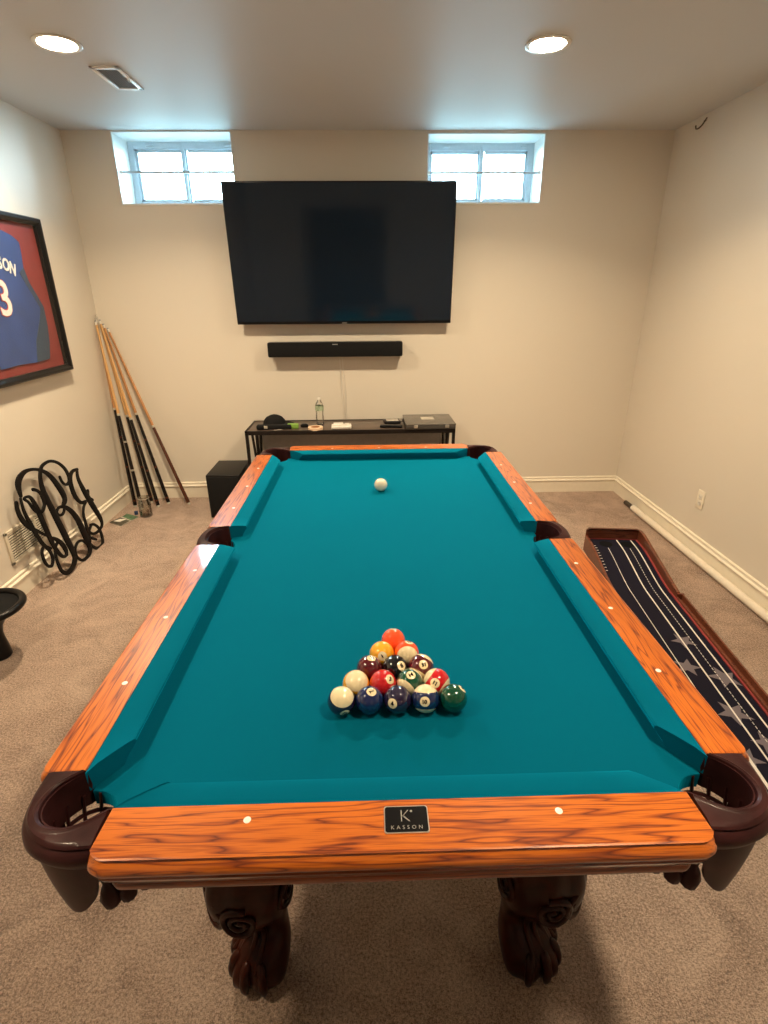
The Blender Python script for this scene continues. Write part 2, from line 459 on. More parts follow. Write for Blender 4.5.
# ------------------------------------------------------------------ ceiling fittings
def downlight(x, y, label, glow='bulb'):
    root = empty('recessed_ceiling_light', (x, y, H), label=label, cat='ceiling light', group='recessed ceiling lights')
    bm = bmesh.new()
    lathe(bm, [(0.098, 0.0), (0.098, -0.004), (0.092, -0.007), (0.080, -0.006), (0.074, -0.001)], 48, cap=False)
    obj('trim_ring', bm, M['white'], root)
    bm = bmesh.new(); lathe(bm, [(0.001, -0.006), (0.05, -0.0055), (0.076, -0.003), (0.077, 0.0)], 48, cap=False)
    obj('lamp_lens', bm, M[glow], root)
    li = D.lights.new('downlight_beam', 'AREA'); li.shape = 'DISK'; li.size = 0.15; li.spread = math.radians(132)
    li.color = (1.0, 0.78, 0.51); li.energy = 11.8 if glow == 'bulb' else 6.0
    lo = D.objects.new('downlight_beam', li); COL.objects.link(lo); lo.parent = root; lo.location = (0, 0, -0.012)
downlight(-1.366, 1.311, 'lit recessed ceiling light near the ceiling vent')
downlight(0.765, 1.303, 'lit recessed ceiling light above the right half of the room')
downlight(-1.366, -1.05, 'lit recessed ceiling light above the left side of the near table end', 'bulb_dim')
downlight(0.765, -1.05, 'lit recessed ceiling light above the right side of the near table end', 'bulb_dim')

root = empty('ceiling_vent', (-1.283, 1.716, H), label='white metal ceiling vent with dark slats beside the left ceiling light', cat='vent')
bm = bmesh.new()
for a in ((-0.070, -0.050, -0.155, 0.155), (0.050, 0.070, -0.155, 0.155), (-0.070, 0.070, -0.155, -0.130), (-0.070, 0.070, 0.130, 0.155)):
    bx(bm, a[0], a[1], a[2], a[3], -0.008, 0.0, 0.002)
obj('frame', bm, M['vent'], root)
bm = bmesh.new()
for k in range(9):
    x = -0.048 + k * 0.012
    loft(bm, [[(x, y, -0.001), (x + 0.0015, y, -0.001), (x + 0.0085, y, -0.007), (x + 0.007, y, -0.007)] for y in (-0.135, 0.135)])
tag(obj('louvre', bm, simple('vent_slats_brown', (0.20, 0.16, 0.12), 0.5), root), 'dark brown slats')
bm = bmesh.new(); bx(bm, 0.055, 0.060, -0.03, 0.0, -0.020, -0.008, 0.001); obj('lever', bm, M['vent'], root)

bm = bmesh.new()
tube(bm, smooth_path([(0, -0.012, 0.016), (-0.010, -0.014, 0.000), (-0.022, -0.010, -0.022), (-0.030, 0.010, -0.034), (-0.032, 0.034, -0.030), (-0.030, 0.046, -0.012)], 6), 0.0045, 8)
lathe(bm, [(0.001, 0.0), (0.009, 0.0), (0.010, 0.004), (0.001, 0.006)], 14)
o = obj('cup_hook', bm, simple('brass_hook', (0.10, 0.07, 0.045), 0.35, metal=0.8), None, (XR - 0.001, 2.29, 2.568))
tag(o, 'small curved metal hook high on the right wall near the ceiling', 'hook')

# ------------------------------------------------------------------ television
root = empty('television', (-0.222, 2.54, 1.84), label='large black flat television mounted on the back wall', cat='television')
root.rotation_euler = (math.radians(4.2), 0, 0)
TW, TH = 0.789, 0.4525
bm = bmesh.new(); bx(bm, -TW, TW, -0.012, 0.014, -TH, TH, 0.004); obj('bezel', bm, M['black_satin'], root)
bm = bmesh.new(); bx(bm, -TW + 0.008, TW - 0.008, -0.0135, -0.0115, -TH + 0.020, TH - 0.008); obj('screen', bm, M['screen'], root, smooth=False)
bm = bmesh.new(); bx(bm, -TW * 0.7, TW * 0.7, 0.012, 0.040, -TH * 0.85, TH * 0.4, 0.01); obj('rear_housing', bm, M['black'], root)
bm = bmesh.new(); bx(bm, -0.20, 0.20, 0.036, 0.1126, -0.025, 0.025, 0.002); obj('wall_bracket', bm, M['black_metal'], root)
bm = bmesh.new(); bx(bm, -0.018, 0.018, -0.0145, -0.012, -TH + 0.004, -TH + 0.010); obj('badge', bm, M['silver'], root)

root = empty('soundbar', (-0.298, YB, 1.205), label='long black soundbar on the wall under the television', cat='speaker')
bm = bmesh.new(); bx(bm, -0.508, 0.508, -0.105, -0.022, -0.052, 0.054, 0.010); obj('cabinet', bm, M['fabric_black'], root)
bm = bmesh.new(); bx(bm, -0.500, 0.500, -0.103, -0.024, 0.0535, 0.0555, 0.0008); obj('top_strip', bm, M['black_satin'], root)
for x in (-0.35, 0.35):
    bm = bmesh.new(); bx(bm, x - 0.03, x + 0.03, -0.024, 0.0, -0.03, 0.03, 0.002); obj('wall_bracket', bm, M['black'], root)
bm = bmesh.new(); bx(bm, -0.02, 0.02, -0.1065, -0.1045, 0.036, 0.042); obj('badge', bm, M['silver'], root)
for k, (dx, lab) in enumerate(((0.0, 'thin white cable hanging below the soundbar, the straighter left one'), (0.018, 'thin white cable hanging below the soundbar, the right bowed one'))):
    bm = bmesh.new()
    tube(bm, smooth_path([(-0.272 + dx, YB - 0.008, 1.16), (-0.270 + dx * 1.3, YB - 0.006, 1.02), (-0.262 + dx * 1.5, YB - 0.006, 0.86), (-0.250 + dx * 0.7, YB - 0.006, 0.66), (-0.245 + dx, YB - 0.006, 0.40), (-0.245 + dx, YB - 0.020, 0.003)], 6), 0.0028, 8)
    tag(obj('cable', bm, M['white']), lab, 'cable', 'white cables under the soundbar')

# ------------------------------------------------------------------ framed jersey
YC, ZC = 1.583, 1.584
fy0, fy1, fz0, fz1 = 1.076, 2.090, 1.140, 2.028
root = empty('framed_jersey', (XL, YC, ZC), label='blue sports jersey framed on red backing on the left wall', cat='framed jersey')
bm = bmesh.new()
W2, H2 = (fy1 - fy0) / 2, (fz1 - fz0) / 2
prof = [(0.0, 0.002), (0.0, 0.040), (0.006, 0.048), (0.020, 0.046), (0.032, 0.036), (0.040, 0.032), (0.040, 0.022), (0.036, 0.002)]
rings = []
for sy, sz in ((-1, -1), (1, -1), (1, 1), (-1, 1)):
    rings.append([(x, sy * (W2 - d), sz * (H2 - d)) for d, x in prof])
rings.append(rings[0]); loft(bm, rings, cap=False); bmesh.ops.remove_doubles(bm, verts=bm.verts[:], dist=1e-6)
obj('frame', bm, M['black_satin'], root, angle=20)
bm = bmesh.new(); bx(bm, 0.001, 0.010, -W2 + 0.01, W2 - 0.01, -H2 + 0.01, H2 - 0.01); obj('backing_board', bm, M['red_mat'], root, smooth=False)
def yz_prism(bm, poly, x0, x1, mi=0):
    b2 = bmesh.new(); prism(b2, poly, x0, x1, mi)
    mtx = Matrix(((0, 0, 1, 0), (1, 0, 0, 0), (0, 1, 0, 0), (0, 0, 0, 1)))
    b2.transform(mtx); me = D.meshes.new('t'); b2.to_mesh(me); b2.free(); bm.from_mesh(me); D.meshes.remove(me)
half = [(0.07, 0.335), (0.14, 0.350), (0.225, 0.330), (0.280, 0.300), (0.275, 0.235), (0.262, 0.165), (0.285, 0.085), (0.330, 0.02), (0.372, -0.050), (0.368, -0.16), (0.345, -0.26), (0.310, -0.352), (0.18, -0.358)]
poly = [(0, 0.305)] + half + [(0, -0.350)]
poly = poly[:-1] + [(0, -0.352)] + [(-y, z) for y, z in reversed(half)]
poly = list(reversed(poly))
bm = bmesh.new(); yz_prism(bm, poly, 0.010, 0.017); obj('jersey', bm, M['blue_jersey'], root, smooth=False)
for s in (1, -1):
    bm = bmesh.new()
    pl = [(0.210, 0.140), (0.262, 0.165), (0.285, 0.085), (0.330, 0.02), (0.372, -0.050), (0.368, -0.16), (0.345, -0.26), (0.31, -0.352), (0.17, -0.355), (0.21, -0.24), (0.30, -0.12), (0.335, -0.055), (0.262, 0.055)]
    pl = [(s * y, z) for y, z in pl]
    yz_prism(bm, pl, 0.0165, 0.0185); obj('side_panel', bm, M['navy_jersey'], root, smooth=False)
def wall_text(s, size, y, z, rot, mat, depth, xo, name, bold=0.0, stretch=1.0):
    bm = text_bm(s, size, depth, 1.0, bold)
    for v in bm.verts:
        a, b = v.co.x, v.co.y * stretch
        a, b = a * math.cos(rot) - b * math.sin(rot), a * math.sin(rot) + b * math.cos(rot)
        v.co = Vector((xo + v.co.z, y + a, z + b))
    return obj(name, bm, mat, root, smooth=False)
wall_text('3', 0.26, 0.008, 0.005, 0, M['letter_red'], 0.001, 0.0185, 'number_outline', 0.008, 1.0)
wall_text('3', 0.26, 0.008, 0.005, 0, M['letter'], 0.001, 0.0205, 'number', 0.003, 1.0)
for ch, y, z, r in (('S', 0.050, 0.186, -0.12), ('O', 0.100, 0.176, -0.24), ('N', 0.153, 0.157, -0.36)):
    wall_text(ch, 0.072, y, z, r, M['letter'], 0.001, 0.0195, 'letter', 0.002, 1.25)
bm = bmesh.new(); bx(bm, 0.034, 0.036, -W2 + 0.038, W2 - 0.038, -H2 + 0.038, H2 - 0.038); obj('glass', bm, glass_mat('museum_glass', amount=0.0), root, smooth=False)

# ------------------------------------------------------------------ wall register, outlet
root = empty('wall_register', (XL, 1.27, 0.296), label='beige slatted air register low on the left wall behind the monogram', cat='vent')
RW, RH = 0.195, 0.098
bm = bmesh.new()
for a in ((-RW, -RW + 0.022, -RH, RH), (RW - 0.022, RW, -RH, RH), (-RW, RW, -RH, -RH + 0.018), (-RW, RW, RH - 0.018, RH), (0.07, 0.085, -RH, RH)):
    bx(bm, 0.0, 0.010, a[0], a[1], a[2], a[3], 0.002)
obj('frame', bm, M['register'], root)
bm = bmesh.new(); bx(bm, 0.0002, 0.0012, -RW + 0.015, RW - 0.015, -RH + 0.012, RH - 0.012); obj('duct_opening', bm, M['dark'], root, smooth=False)
bm = bmesh.new()
for k in range(11):
    z = -RH + 0.022 + k * 0.0148
    loft(bm, [[(0.002, y, z + 0.004), (0.002, y, z + 0.0055), (0.009, y, z + 0.0035), (0.009, y, z - 0.001)] for y in (-RW + 0.018, RW - 0.018)])
obj('slat', bm, M['register'], root)['kind'] = 'stuff'

root = empty('power_outlet', (XR, 1.489, 0.367), label='cream duplex power outlet on the right wall', cat='outlet')
bm = bmesh.new(); bx(bm, -0.006, 0.0, -0.036, 0.036, -0.060, 0.060, 0.0025); obj('cover_plate', bm, M['trim'], root)
for z in (-0.020, 0.020):
    bm = bmesh.new(); bx(bm, -0.009, -0.005, -0.015, 0.015, z - 0.014, z + 0.014, 0.004)
    s = obj('socket', bm, M['white'], root)
    bm = bmesh.new()
    for y in (-0.006, 0.006): bx(bm, -0.0095, -0.0085, y - 0.001, y + 0.001, z - 0.004, z + 0.005)
    obj('slot', bm, M['dark'], s, smooth=False)

# ------------------------------------------------------------------ pool table
table = empty('pool_table', (0, 0, 0), label='large oak pool table with green felt and carved claw feet', cat='pool table')
NX, NY = 0.4815, 0.963       # cushion noses
WX, WY = 0.533, 1.014        # felt / wood boundary
OX, OY = 0.612, 1.102        # outer edge of the wood
# playing bed: polygon with pocket bites
def arc(cx, cy, r, a0, a1, n=12):
    return [(cx + r * math.cos(math.radians(a0 + (a1 - a0) * k / n)), cy + r * math.sin(math.radians(a0 + (a1 - a0) * k / n))) for k in range(n + 1)]
bx_, by_ = 0.528, 1.008
q = []
PCX, PCY, PR = 0.522, 1.002, 0.056
def bite_corner(sx, sy):
    # from the long side to the short side, concave arc around the pocket centre
    pts = []
    cx, cy = PCX, PCY
    a0 = math.degrees(math.atan2(-math.sqrt(PR**2 - (bx_ - cx) ** 2), bx_ - cx))   # on x = bx_
    a1 = math.degrees(math.atan2(by_ - cy, -math.sqrt(PR**2 - (by_ - cy) ** 2)))
    if a1 > 0: a1 -= 360
    for k in range(13):
        a = math.radians(a0 + (a1 - a0) * k / 12)
        pts.append((sx * (cx + PR * math.cos(a)), sy * (cy + PR * math.sin(a))))
    return pts
def bite_side(sx):
    cx = 0.560; r = 0.054
    a = math.degrees(math.acos((bx_ - cx) / r))
    return [(sx * x, y) for x, y in arc(cx, 0, r, 360 - a, 360 - a - (360 - 2 * a), 14)]
poly = bite_side(1)[:]                                         # right side pocket, from y<0 to y>0
if poly[0][1] > poly[-1][1]: poly.reverse()
c1 = bite_corner(1, 1); c2 = list(reversed(bite_corner(-1, 1)))
c3 = bite_corner(-1, -1); c4 = list(reversed(bite_corner(1, -1)))
ls = bite_side(-1)
if ls[0][1] < ls[-1][1]: ls.reverse()
poly = poly + c1 + c2 + ls + c3 + c4
bm = bmesh.new(); prism(bm, poly, ZBED - 0.030, ZBED)
bed = obj('playing_bed', bm, M['felt'], table, smooth=False)
tag(bed, 'green felt playing surface')
# slate / frame below
bm = bmesh.new()
for a in ((-0.43, 0.43, -0.93, -0.89), (-0.43, 0.43, 0.89, 0.93)):
    bx(bm, a[0], a[1], a[2], a[3], 0.60, 0.80, 0.004)
for s in (-1, 1):
    for y0, y1 in ((-0.89, -0.085), (0.085, 0.89)):
        bx(bm, s * 0.43 - 0.02, s * 0.43 + 0.02, y0, y1, 0.60, 0.80, 0.004)
bx(bm, -0.43, 0.43, -0.30, -0.24, 0.62, 0.791, 0.004); bx(bm, -0.43, 0.43, 0.24, 0.30, 0.62, 0.791, 0.004)
obj('apron', bm, M['oak_dark'], table)

# cushions: six felt-covered rubber rails
def cushion(pa, pb, na, nb, inward):
    """pa,pb ends at the wood; na,nb ends at the nose"""
    bm = bmesh.new(); rings = []
    n = 10
    for e in range(n + 1):
        t = e / n
        w = Vector(pa).lerp(Vector(pb), t); s = Vector(na).lerp(Vector(nb), t)
        back = w; d = (s - w)
        prof = [(0.0, ZT - 0.0015), (0.25, ZT - 0.0012), (0.6, ZT - 0.003), (0.88, ZT - 0.0052), (0.975, ZT - 0.0072), (1.0, ZT - 0.0105), (0.985, ZT - 0.0135), (0.80, ZBED + 0.016), (0.66, ZBED + 0.0002), (0.0, ZBED + 0.0002)]
        rings.append([(back.x + d.x * k, back.y + d.y * k, z) for k, z in prof])
    # ease the two ends down a little
    loft(bm, rings)
    bm.normal_update()
    es = [e for e in bm.edges if not e.is_boundary and len(e.link_faces) == 2 and e.calc_face_angle(0) > 1.0 and any(len(f.verts) > 4 for f in e.link_faces)]
    bmesh.ops.bevel(bm, geom=es, offset=0.0025, segments=2, profile=0.5, affect='EDGES')
    obj('cushion', bm, M['felt'], table)
CY, CE = 0.868, 0.9455       # long cushion: nose end, wood end
for s in (1, -1):
    cushion((s * WX, -CE), (s * WX, -0.066), (s * NX, -CY), (s * NX, -0.082), s)
    cushion((s * WX, 0.068), (s * WX, CE), (s * NX, 0.082), (s * NX, CY), s)
    cushion((-0.458, s * WY), (0.458, s * WY), (-0.388, s * NY), (0.388, s * NY), s)

# wooden rails (local X along the grain, local -Y is the outer side)
def rail(length, width, r_end, loc, rz, name='rail'):
    L2 = length / 2
    def corner(cx, cy, r, a0, a1, n=6): return arc(cx, cy, r, a0, a1, n)
    r = r_end
    # counter-clockwise: outer edge at y=-width
    out = corner(-L2 + r * 0.8, -width + r, r, 205, 270) + corner(L2 - r * 0.8, -width + r, r, 270, 335)
    mid_n = 24
    poly = [(-L2, 0)] + out
    # densify long outer run is not needed; close on the inner side
    poly = poly + [(L2, 0)]
    prof = [(0.0035, ZT - 0.0005), (0.0055, ZT - 0.003), (0.0035, ZT - 0.0055), (0.0005, ZT - 0.008), (-0.0045, ZT - 0.013), (-0.0065, ZT - 0.020), (-0.004, ZT - 0.027),
            (0.001, ZT - 0.031), (0.0015, ZT - 0.034), (-0.001, ZT - 0.037), (0.0025, ZT - 0.046), (0.009, ZT - 0.056), (0.0165, ZT - 0.066), (0.020, ZT - 0.076), (0.018, ZT - 0.080), (0.020, ZT - 0.090)]
    bm = bmesh.new(); rings = []
    def shape(off, z):
        ip = offset_poly(poly, off)
        # keep the inner edge straight on y = 0 and ends inside length
        ip[0] = (ip[0][0], 0); ip[-1] = (ip[-1][0], 0)
        return [(max(-L2, min(L2, x)), min(y, 0), z) for x, y in ip]
    rings.append(shape(0.0065, ZT + 0.0002))
    for off, z in prof[:9]: rings.append(shape(off, z))
    loft(bm, rings)
    o = obj(name, bm, M['oak'], table, loc, (0, 0, rz), angle=40)
    b2 = bmesh.new(); loft(b2, [shape(off, z) for off, z in prof[8:]])  # lower part of the rail profile, split off to carry the painted shade
    tag(obj('shaded_lower_face', b2, M['oak_shaded'], o, angle=40), 'lower face of the rail, shade painted into its wood colour')
    for f in o.data.polygons:
        if len(f.vertices) > 4: f.use_smooth = False
    return o
def sights(r, pts):
    for x, y in pts:
        bm = bmesh.new(); lathe(bm, [(0.0001, 0.0009), (0.0045, 0.0008), (0.0058, 0.0003), (0.0058, -0.001)], 20, c=(x, y))
        for v in bm.verts: v.co.z += ZT
        obj('sight', bm, M['pearl'], r)
SO = 0.0785 - (WX - NX)      # distance of the sights from the felt line
near = rail(0.920, OY - WY, 0.034, (0, -WY, 0), 0)
sights(near, [(-0.2407, -SO), (0.2407, -SO)])
far = rail(0.920, OY - WY, 0.034, (0, WY, 0), PI)
sights(far, [(-0.2407, -SO), (0, -SO), (0.2407, -SO)])
sp = 2 * NY / 8
for s in (1, -1):
    for y0, y1 in ((-0.9425, -0.068), (0.070, 0.9425)):
        rz = PI / 2 * s
        yc = (y0 + y1) / 2
        r = rail(y1 - y0, OX - WX, 0.020, (s * WX, yc, 0), rz)
        ks = (-3, -2, -1) if y0 < 0 else (1, 2, 3)
        sights(r, [((k * sp - yc) * s, -SO) for k in ks])
# maker's plate on the near rail
bm = bmesh.new(); pr_ = arc(0.030, 0.0185, 0.004, 0, 90, 4) + arc(-0.030, 0.0185, 0.004, 90, 180, 4) + arc(-0.030, -0.0185, 0.004, 180, 270, 4) + arc(0.030, -0.0185, 0.004, 270, 360, 4)
prism(bm, pr_, 0.0, 0.0016)
plate = obj('nameplate', bm, M['silver'], near, (0.003, -0.0345, ZT), smooth=False)
tag(plate, 'black plate with silver border and lettering')
bm = bmesh.new(); prism(bm, [(x * 0.955, y * 0.93) for x, y in pr_], 0.0010, 0.0019)
f = obj('plate_face', bm, M['black_satin'], plate, smooth=False)
bm = text_bm('K', 0.030, 0.0, 1.0, -0.0007)
for v in bm.verts: v.co = Vector((v.co.x * 0.95 - 0.001, v.co.y + 0.0055, 0.0021))
lathe(bm, [(0.0001, 0.0023), (0.0018, 0.0022), (0.0020, 0.0018)], 12, c=(0.0080, 0.0130))
b2 = text_bm('KASSON', 0.0085, 0.0, 1.75, 0.0)
for v in b2.verts: v.co = Vector((v.co.x, v.co.y - 0.0135, 0.0021))
me = D.meshes.new('t'); b2.to_mesh(me); b2.free(); bm.from_mesh(me); D.meshes.remove(me)
obj('lettering', bm, M['silver'], plate, smooth=False)

# corner pockets
def corner_pocket(sx, sy):
    """leather collar, hanging shield, woven basket and tassels, in the corner (sx, sy)"""
    root = D.objects.new('corner_pocket', None); COL.objects.link(root); root.parent = table
    # inner and outer outline of the collar from the long-rail wing to the short-rail wing (positive quadrant)
    I = [(0.5315, 0.942), (0.552, 0.958), (0.565, 0.975), (0.571, 0.997), (0.568, 1.018), (0.556, 1.034), (0.538, 1.043), (0.516, 1.045), (0.492, 1.036), (0.462, 1.016)]
    O = [(0.600, 0.942), (0.600, 0.962), (0.599, 0.985), (0.595, 1.006), (0.586, 1.030), (0.571, 1.050), (0.551, 1.065), (0.527, 1.075), (0.497, 1.080), (0.462, 1.078)]
    I = smooth_path(I, 4); O = smooth_path(O, 4)
    n = len(I)
    bm = bmesh.new(); rings = []
    for a, b in zip(I, O):
        a = Vector(a); b = Vector(b); d = (b - a); w = d.length; d.normalize()
        P = lambda t, dz, a=a, d=d: (a.x + d.x * t, a.y + d.y * t, ZT + dz)
        rings.append([P(0.0, -0.046), P(-0.0035, -0.030), P(-0.001, -0.006), P(0.0015, 0.0015), P(0.006, 0.0040), P(0.010, 0.0020), P(0.013, 0.0010), P(w * 0.72, 0.0012), P(w - 0.005, -0.001),
                      P(w - 0.002, -0.0045), P(w - 0.004, -0.0075), P(w + 0.002, -0.011), P(w + 0.006, -0.018), P(w + 0.007, -0.027), P(w + 0.003, -0.036), P(w + 0.001, -0.042), P(w - 0.004, -0.050)])
    loft(bm, rings)
    tr = Matrix.Diagonal((sx, sy, 1, 1))
    bm.transform(tr); obj('collar', bm, M['leather'], root)
    bm = bmesh.new(); LP = smooth_path([(0.531, 0.922), (0.5318, 0.941), (0.547, 0.955), (0.562, 0.975), (0.568, 0.997), (0.565, 1.017), (0.553, 1.032), (0.537, 1.040), (0.516, 1.042), (0.492, 1.032), (0.466, 1.013), (0.446, 1.011)], 3)
    rings = []
    for i, q_ in enumerate(LP):
        a = Vector(LP[max(i - 1, 0)]); b = Vector(LP[min(i + 1, len(LP) - 1)]); t_ = (b - a).normalized(); n_ = Vector((t_.y, -t_.x)) * 0.0022
        rings.append([(q_[0], q_[1], ZT - 0.072), (q_[0], q_[1], ZT - 0.003), (q_[0] + n_.x, q_[1] + n_.y, ZT - 0.003), (q_[0] + n_.x, q_[1] + n_.y, ZT - 0.072)])
    loft(bm, rings); bm.transform(tr); obj('pocket_liner', bm, M['leather'], root)
    # shield: hangs from the collar's underside, narrows to a rounded tongue
    bm = bmesh.new(); outer = []; inner = []
    rows = 9
    cen = Vector((0.56, 1.055))
    N = n
    for k in range(rows + 1):
        t = k / rows
        ro = []; ri = []
        for i in range(N):
            s = i / (N - 1); u = abs(2 * s - 1)
            b = Vector(O[i])
            depth = 0.150 * (1 - 0.45 * u ** 4)
            z = ZT - 0.040 - depth * t
            taper = 0.05 * t + 0.22 * t * t
            mid = Vector((0.530, 1.015))
            p = b.lerp(mid, taper) - (b - mid).normalized() * 0.003
            ro.append((p.x, p.y, z))
            pi = p.lerp(mid, 0.09); ri.append((pi.x, pi.y, z))
        outer.append(ro); inner.append(ri)
    rings = outer + list(reversed(inner))
    R = loft(bm, rings, closed=False, cap=False)
    bm.transform(tr); obj('shield', bm, M['leather'], root)
    # basket of leather straps
    bm = bmesh.new(); cx, cy = 0.516, 0.997
    ns = 12
    for k in range(ns):
        a = 2 * PI * k / ns
        pts = []
        for t in (0, 0.25, 0.5, 0.75, 1.0):
            r = 0.052 * (1 - t ** 3 * 0.55); tw = a + 0.35 * t
            pts.append((cx + r * math.cos(tw), cy + r * math.sin(tw), ZT - 0.045 - 0.115 * t))
        tube(bm, smooth_path(pts, 3), 0.0032, 6)
    for t in (0.35, 0.7, 1.0):
        r = 0.052 * (1 - t ** 3 * 0.55)
        torus_pts = [(cx + r * math.cos(2 * PI * k / 24), cy + r * math.sin(2 * PI * k / 24), ZT - 0.045 - 0.115 * t) for k in range(25)]
        tube(bm, torus_pts, 0.0038, 6)
    bm.transform(tr); obj('basket', bm, M['leather'], root)
    for (tx, ty) in ((0.424, 1.030), (0.446, 1.048), (0.468, 1.058)):
        bm = bmesh.new()
        lathe(bm, [(0.001, ZT - 0.093), (0.008, ZT - 0.095), (0.006, ZT - 0.110), (0.012, ZT - 0.122), (0.016, ZT - 0.138), (0.013, ZT - 0.155), (0.001, ZT - 0.165)], 10, c=(tx, ty))
        bm.transform(tr); obj('tassel', bm, M['leather'], root)
for sx in (-1, 1):
    for sy in (-1, 1): corner_pocket(sx, sy)

def side_pocket(sx):
    root = D.objects.new('side_pocket', None); COL.objects.link(root); root.parent = table
    I = [(0.532, 0.069), (0.560, 0.062), (0.578, 0.046), (0.588, 0.022), (0.590, 0.0), (0.588, -0.022), (0.578, -0.044), (0.560, -0.060), (0.532, -0.067)]
    O = [(0.600, 0.069), (0.606, 0.060), (0.612, 0.046), (0.616, 0.022), (0.618, 0.0), (0.616, -0.022), (0.612, -0.044), (0.606, -0.058), (0.600, -0.067)]
    I = smooth_path(I, 4); O = smooth_path(O, 4)
    bm = bmesh.new(); rings = []
    for a, b in zip(I, O):
        a = Vector(a); b = Vector(b); d = b - a; w = d.length; d.normalize()
        P = lambda t, dz, a=a, d=d: (a.x + d.x * t, a.y + d.y * t, ZT + dz)
        rings.append([P(0.0, -0.046), P(-0.003, -0.02), P(0.0, -0.002), P(0.004, 0.0035), P(0.008, 0.002), P(w * 0.7, 0.001), P(w - 0.003, -0.002), P(w + 0.003, -0.010), P(w + 0.005, -0.022), P(w + 0.001, -0.036), P(w - 0.006, -0.050)])
    loft(bm, rings)
    tr = Matrix.Diagonal((sx, 1, 1, 1)); bm.transform(tr); obj('collar', bm, M['leather'], root)
    bm = bmesh.new()
    o1, i1 = [], []
    for k in range(8):
        t = k / 7; ro, ri = [], []
        for j, b in enumerate(O):
            s = j / (len(O) - 1); u = abs(2 * s - 1)
            z = ZT - 0.04 - 0.10 * (1 - 0.5 * u ** 2) * t
            x = b[0] - 0.004 - 0.022 * t; y = b[1] * (1 - 0.35 * t)
            ro.append((x, y, z)); ri.append((x - 0.005, y * 0.94, z))
        o1.append(ro); i1.append(ri)
    loft(bm, o1 + list(reversed(i1)), closed=False, cap=False)
    bm.transform(tr); obj('shield', bm, M['leather'], root)
    bm = bmesh.new(); LP = smooth_path([(0.5315, 0.095), (0.5318, 0.069), (0.556, 0.0615), (0.575, 0.045), (0.585, 0.022), (0.587, 0.0), (0.585, -0.022), (0.575, -0.043), (0.556, -0.0595), (0.5318, -0.067), (0.5315, -0.093)], 3)
    rings = [[(x, y, ZT - 0.09), (x, y, ZT - 0.006), (x + 0.002, y * 1.01, ZT - 0.006), (x + 0.002, y * 1.01, ZT - 0.09)] for x, y in LP]
    loft(bm, rings); bm.transform(tr); obj('pocket_liner', bm, M['leather'], root)
    bm = bmesh.new(); cx, cy = 0.545, 0.0
    for k in range(12):
        a = 2 * PI * k / 12
        tube(bm, [(cx + 0.045 * (1 - t ** 3 * 0.5) * math.cos(a + 0.3 * t), cy + 0.045 * (1 - t ** 3 * 0.5) * math.sin(a + 0.3 * t), ZT - 0.045 - 0.10 * t) for t in (0, .3, .6, .85, 1)], 0.003, 6)
    for t in (0.4, 0.75, 1.0):
        r = 0.045 * (1 - t ** 3 * 0.5)
        tube(bm, [(cx + r * math.cos(2 * PI * k / 20), cy + r * math.sin(2 * PI * k / 20), ZT - 0.045 - 0.10 * t) for k in range(21)], 0.0035, 6)
    bm.transform(tr); obj('basket', bm, M['leather'], root)
side_pocket(1); side_pocket(-1)

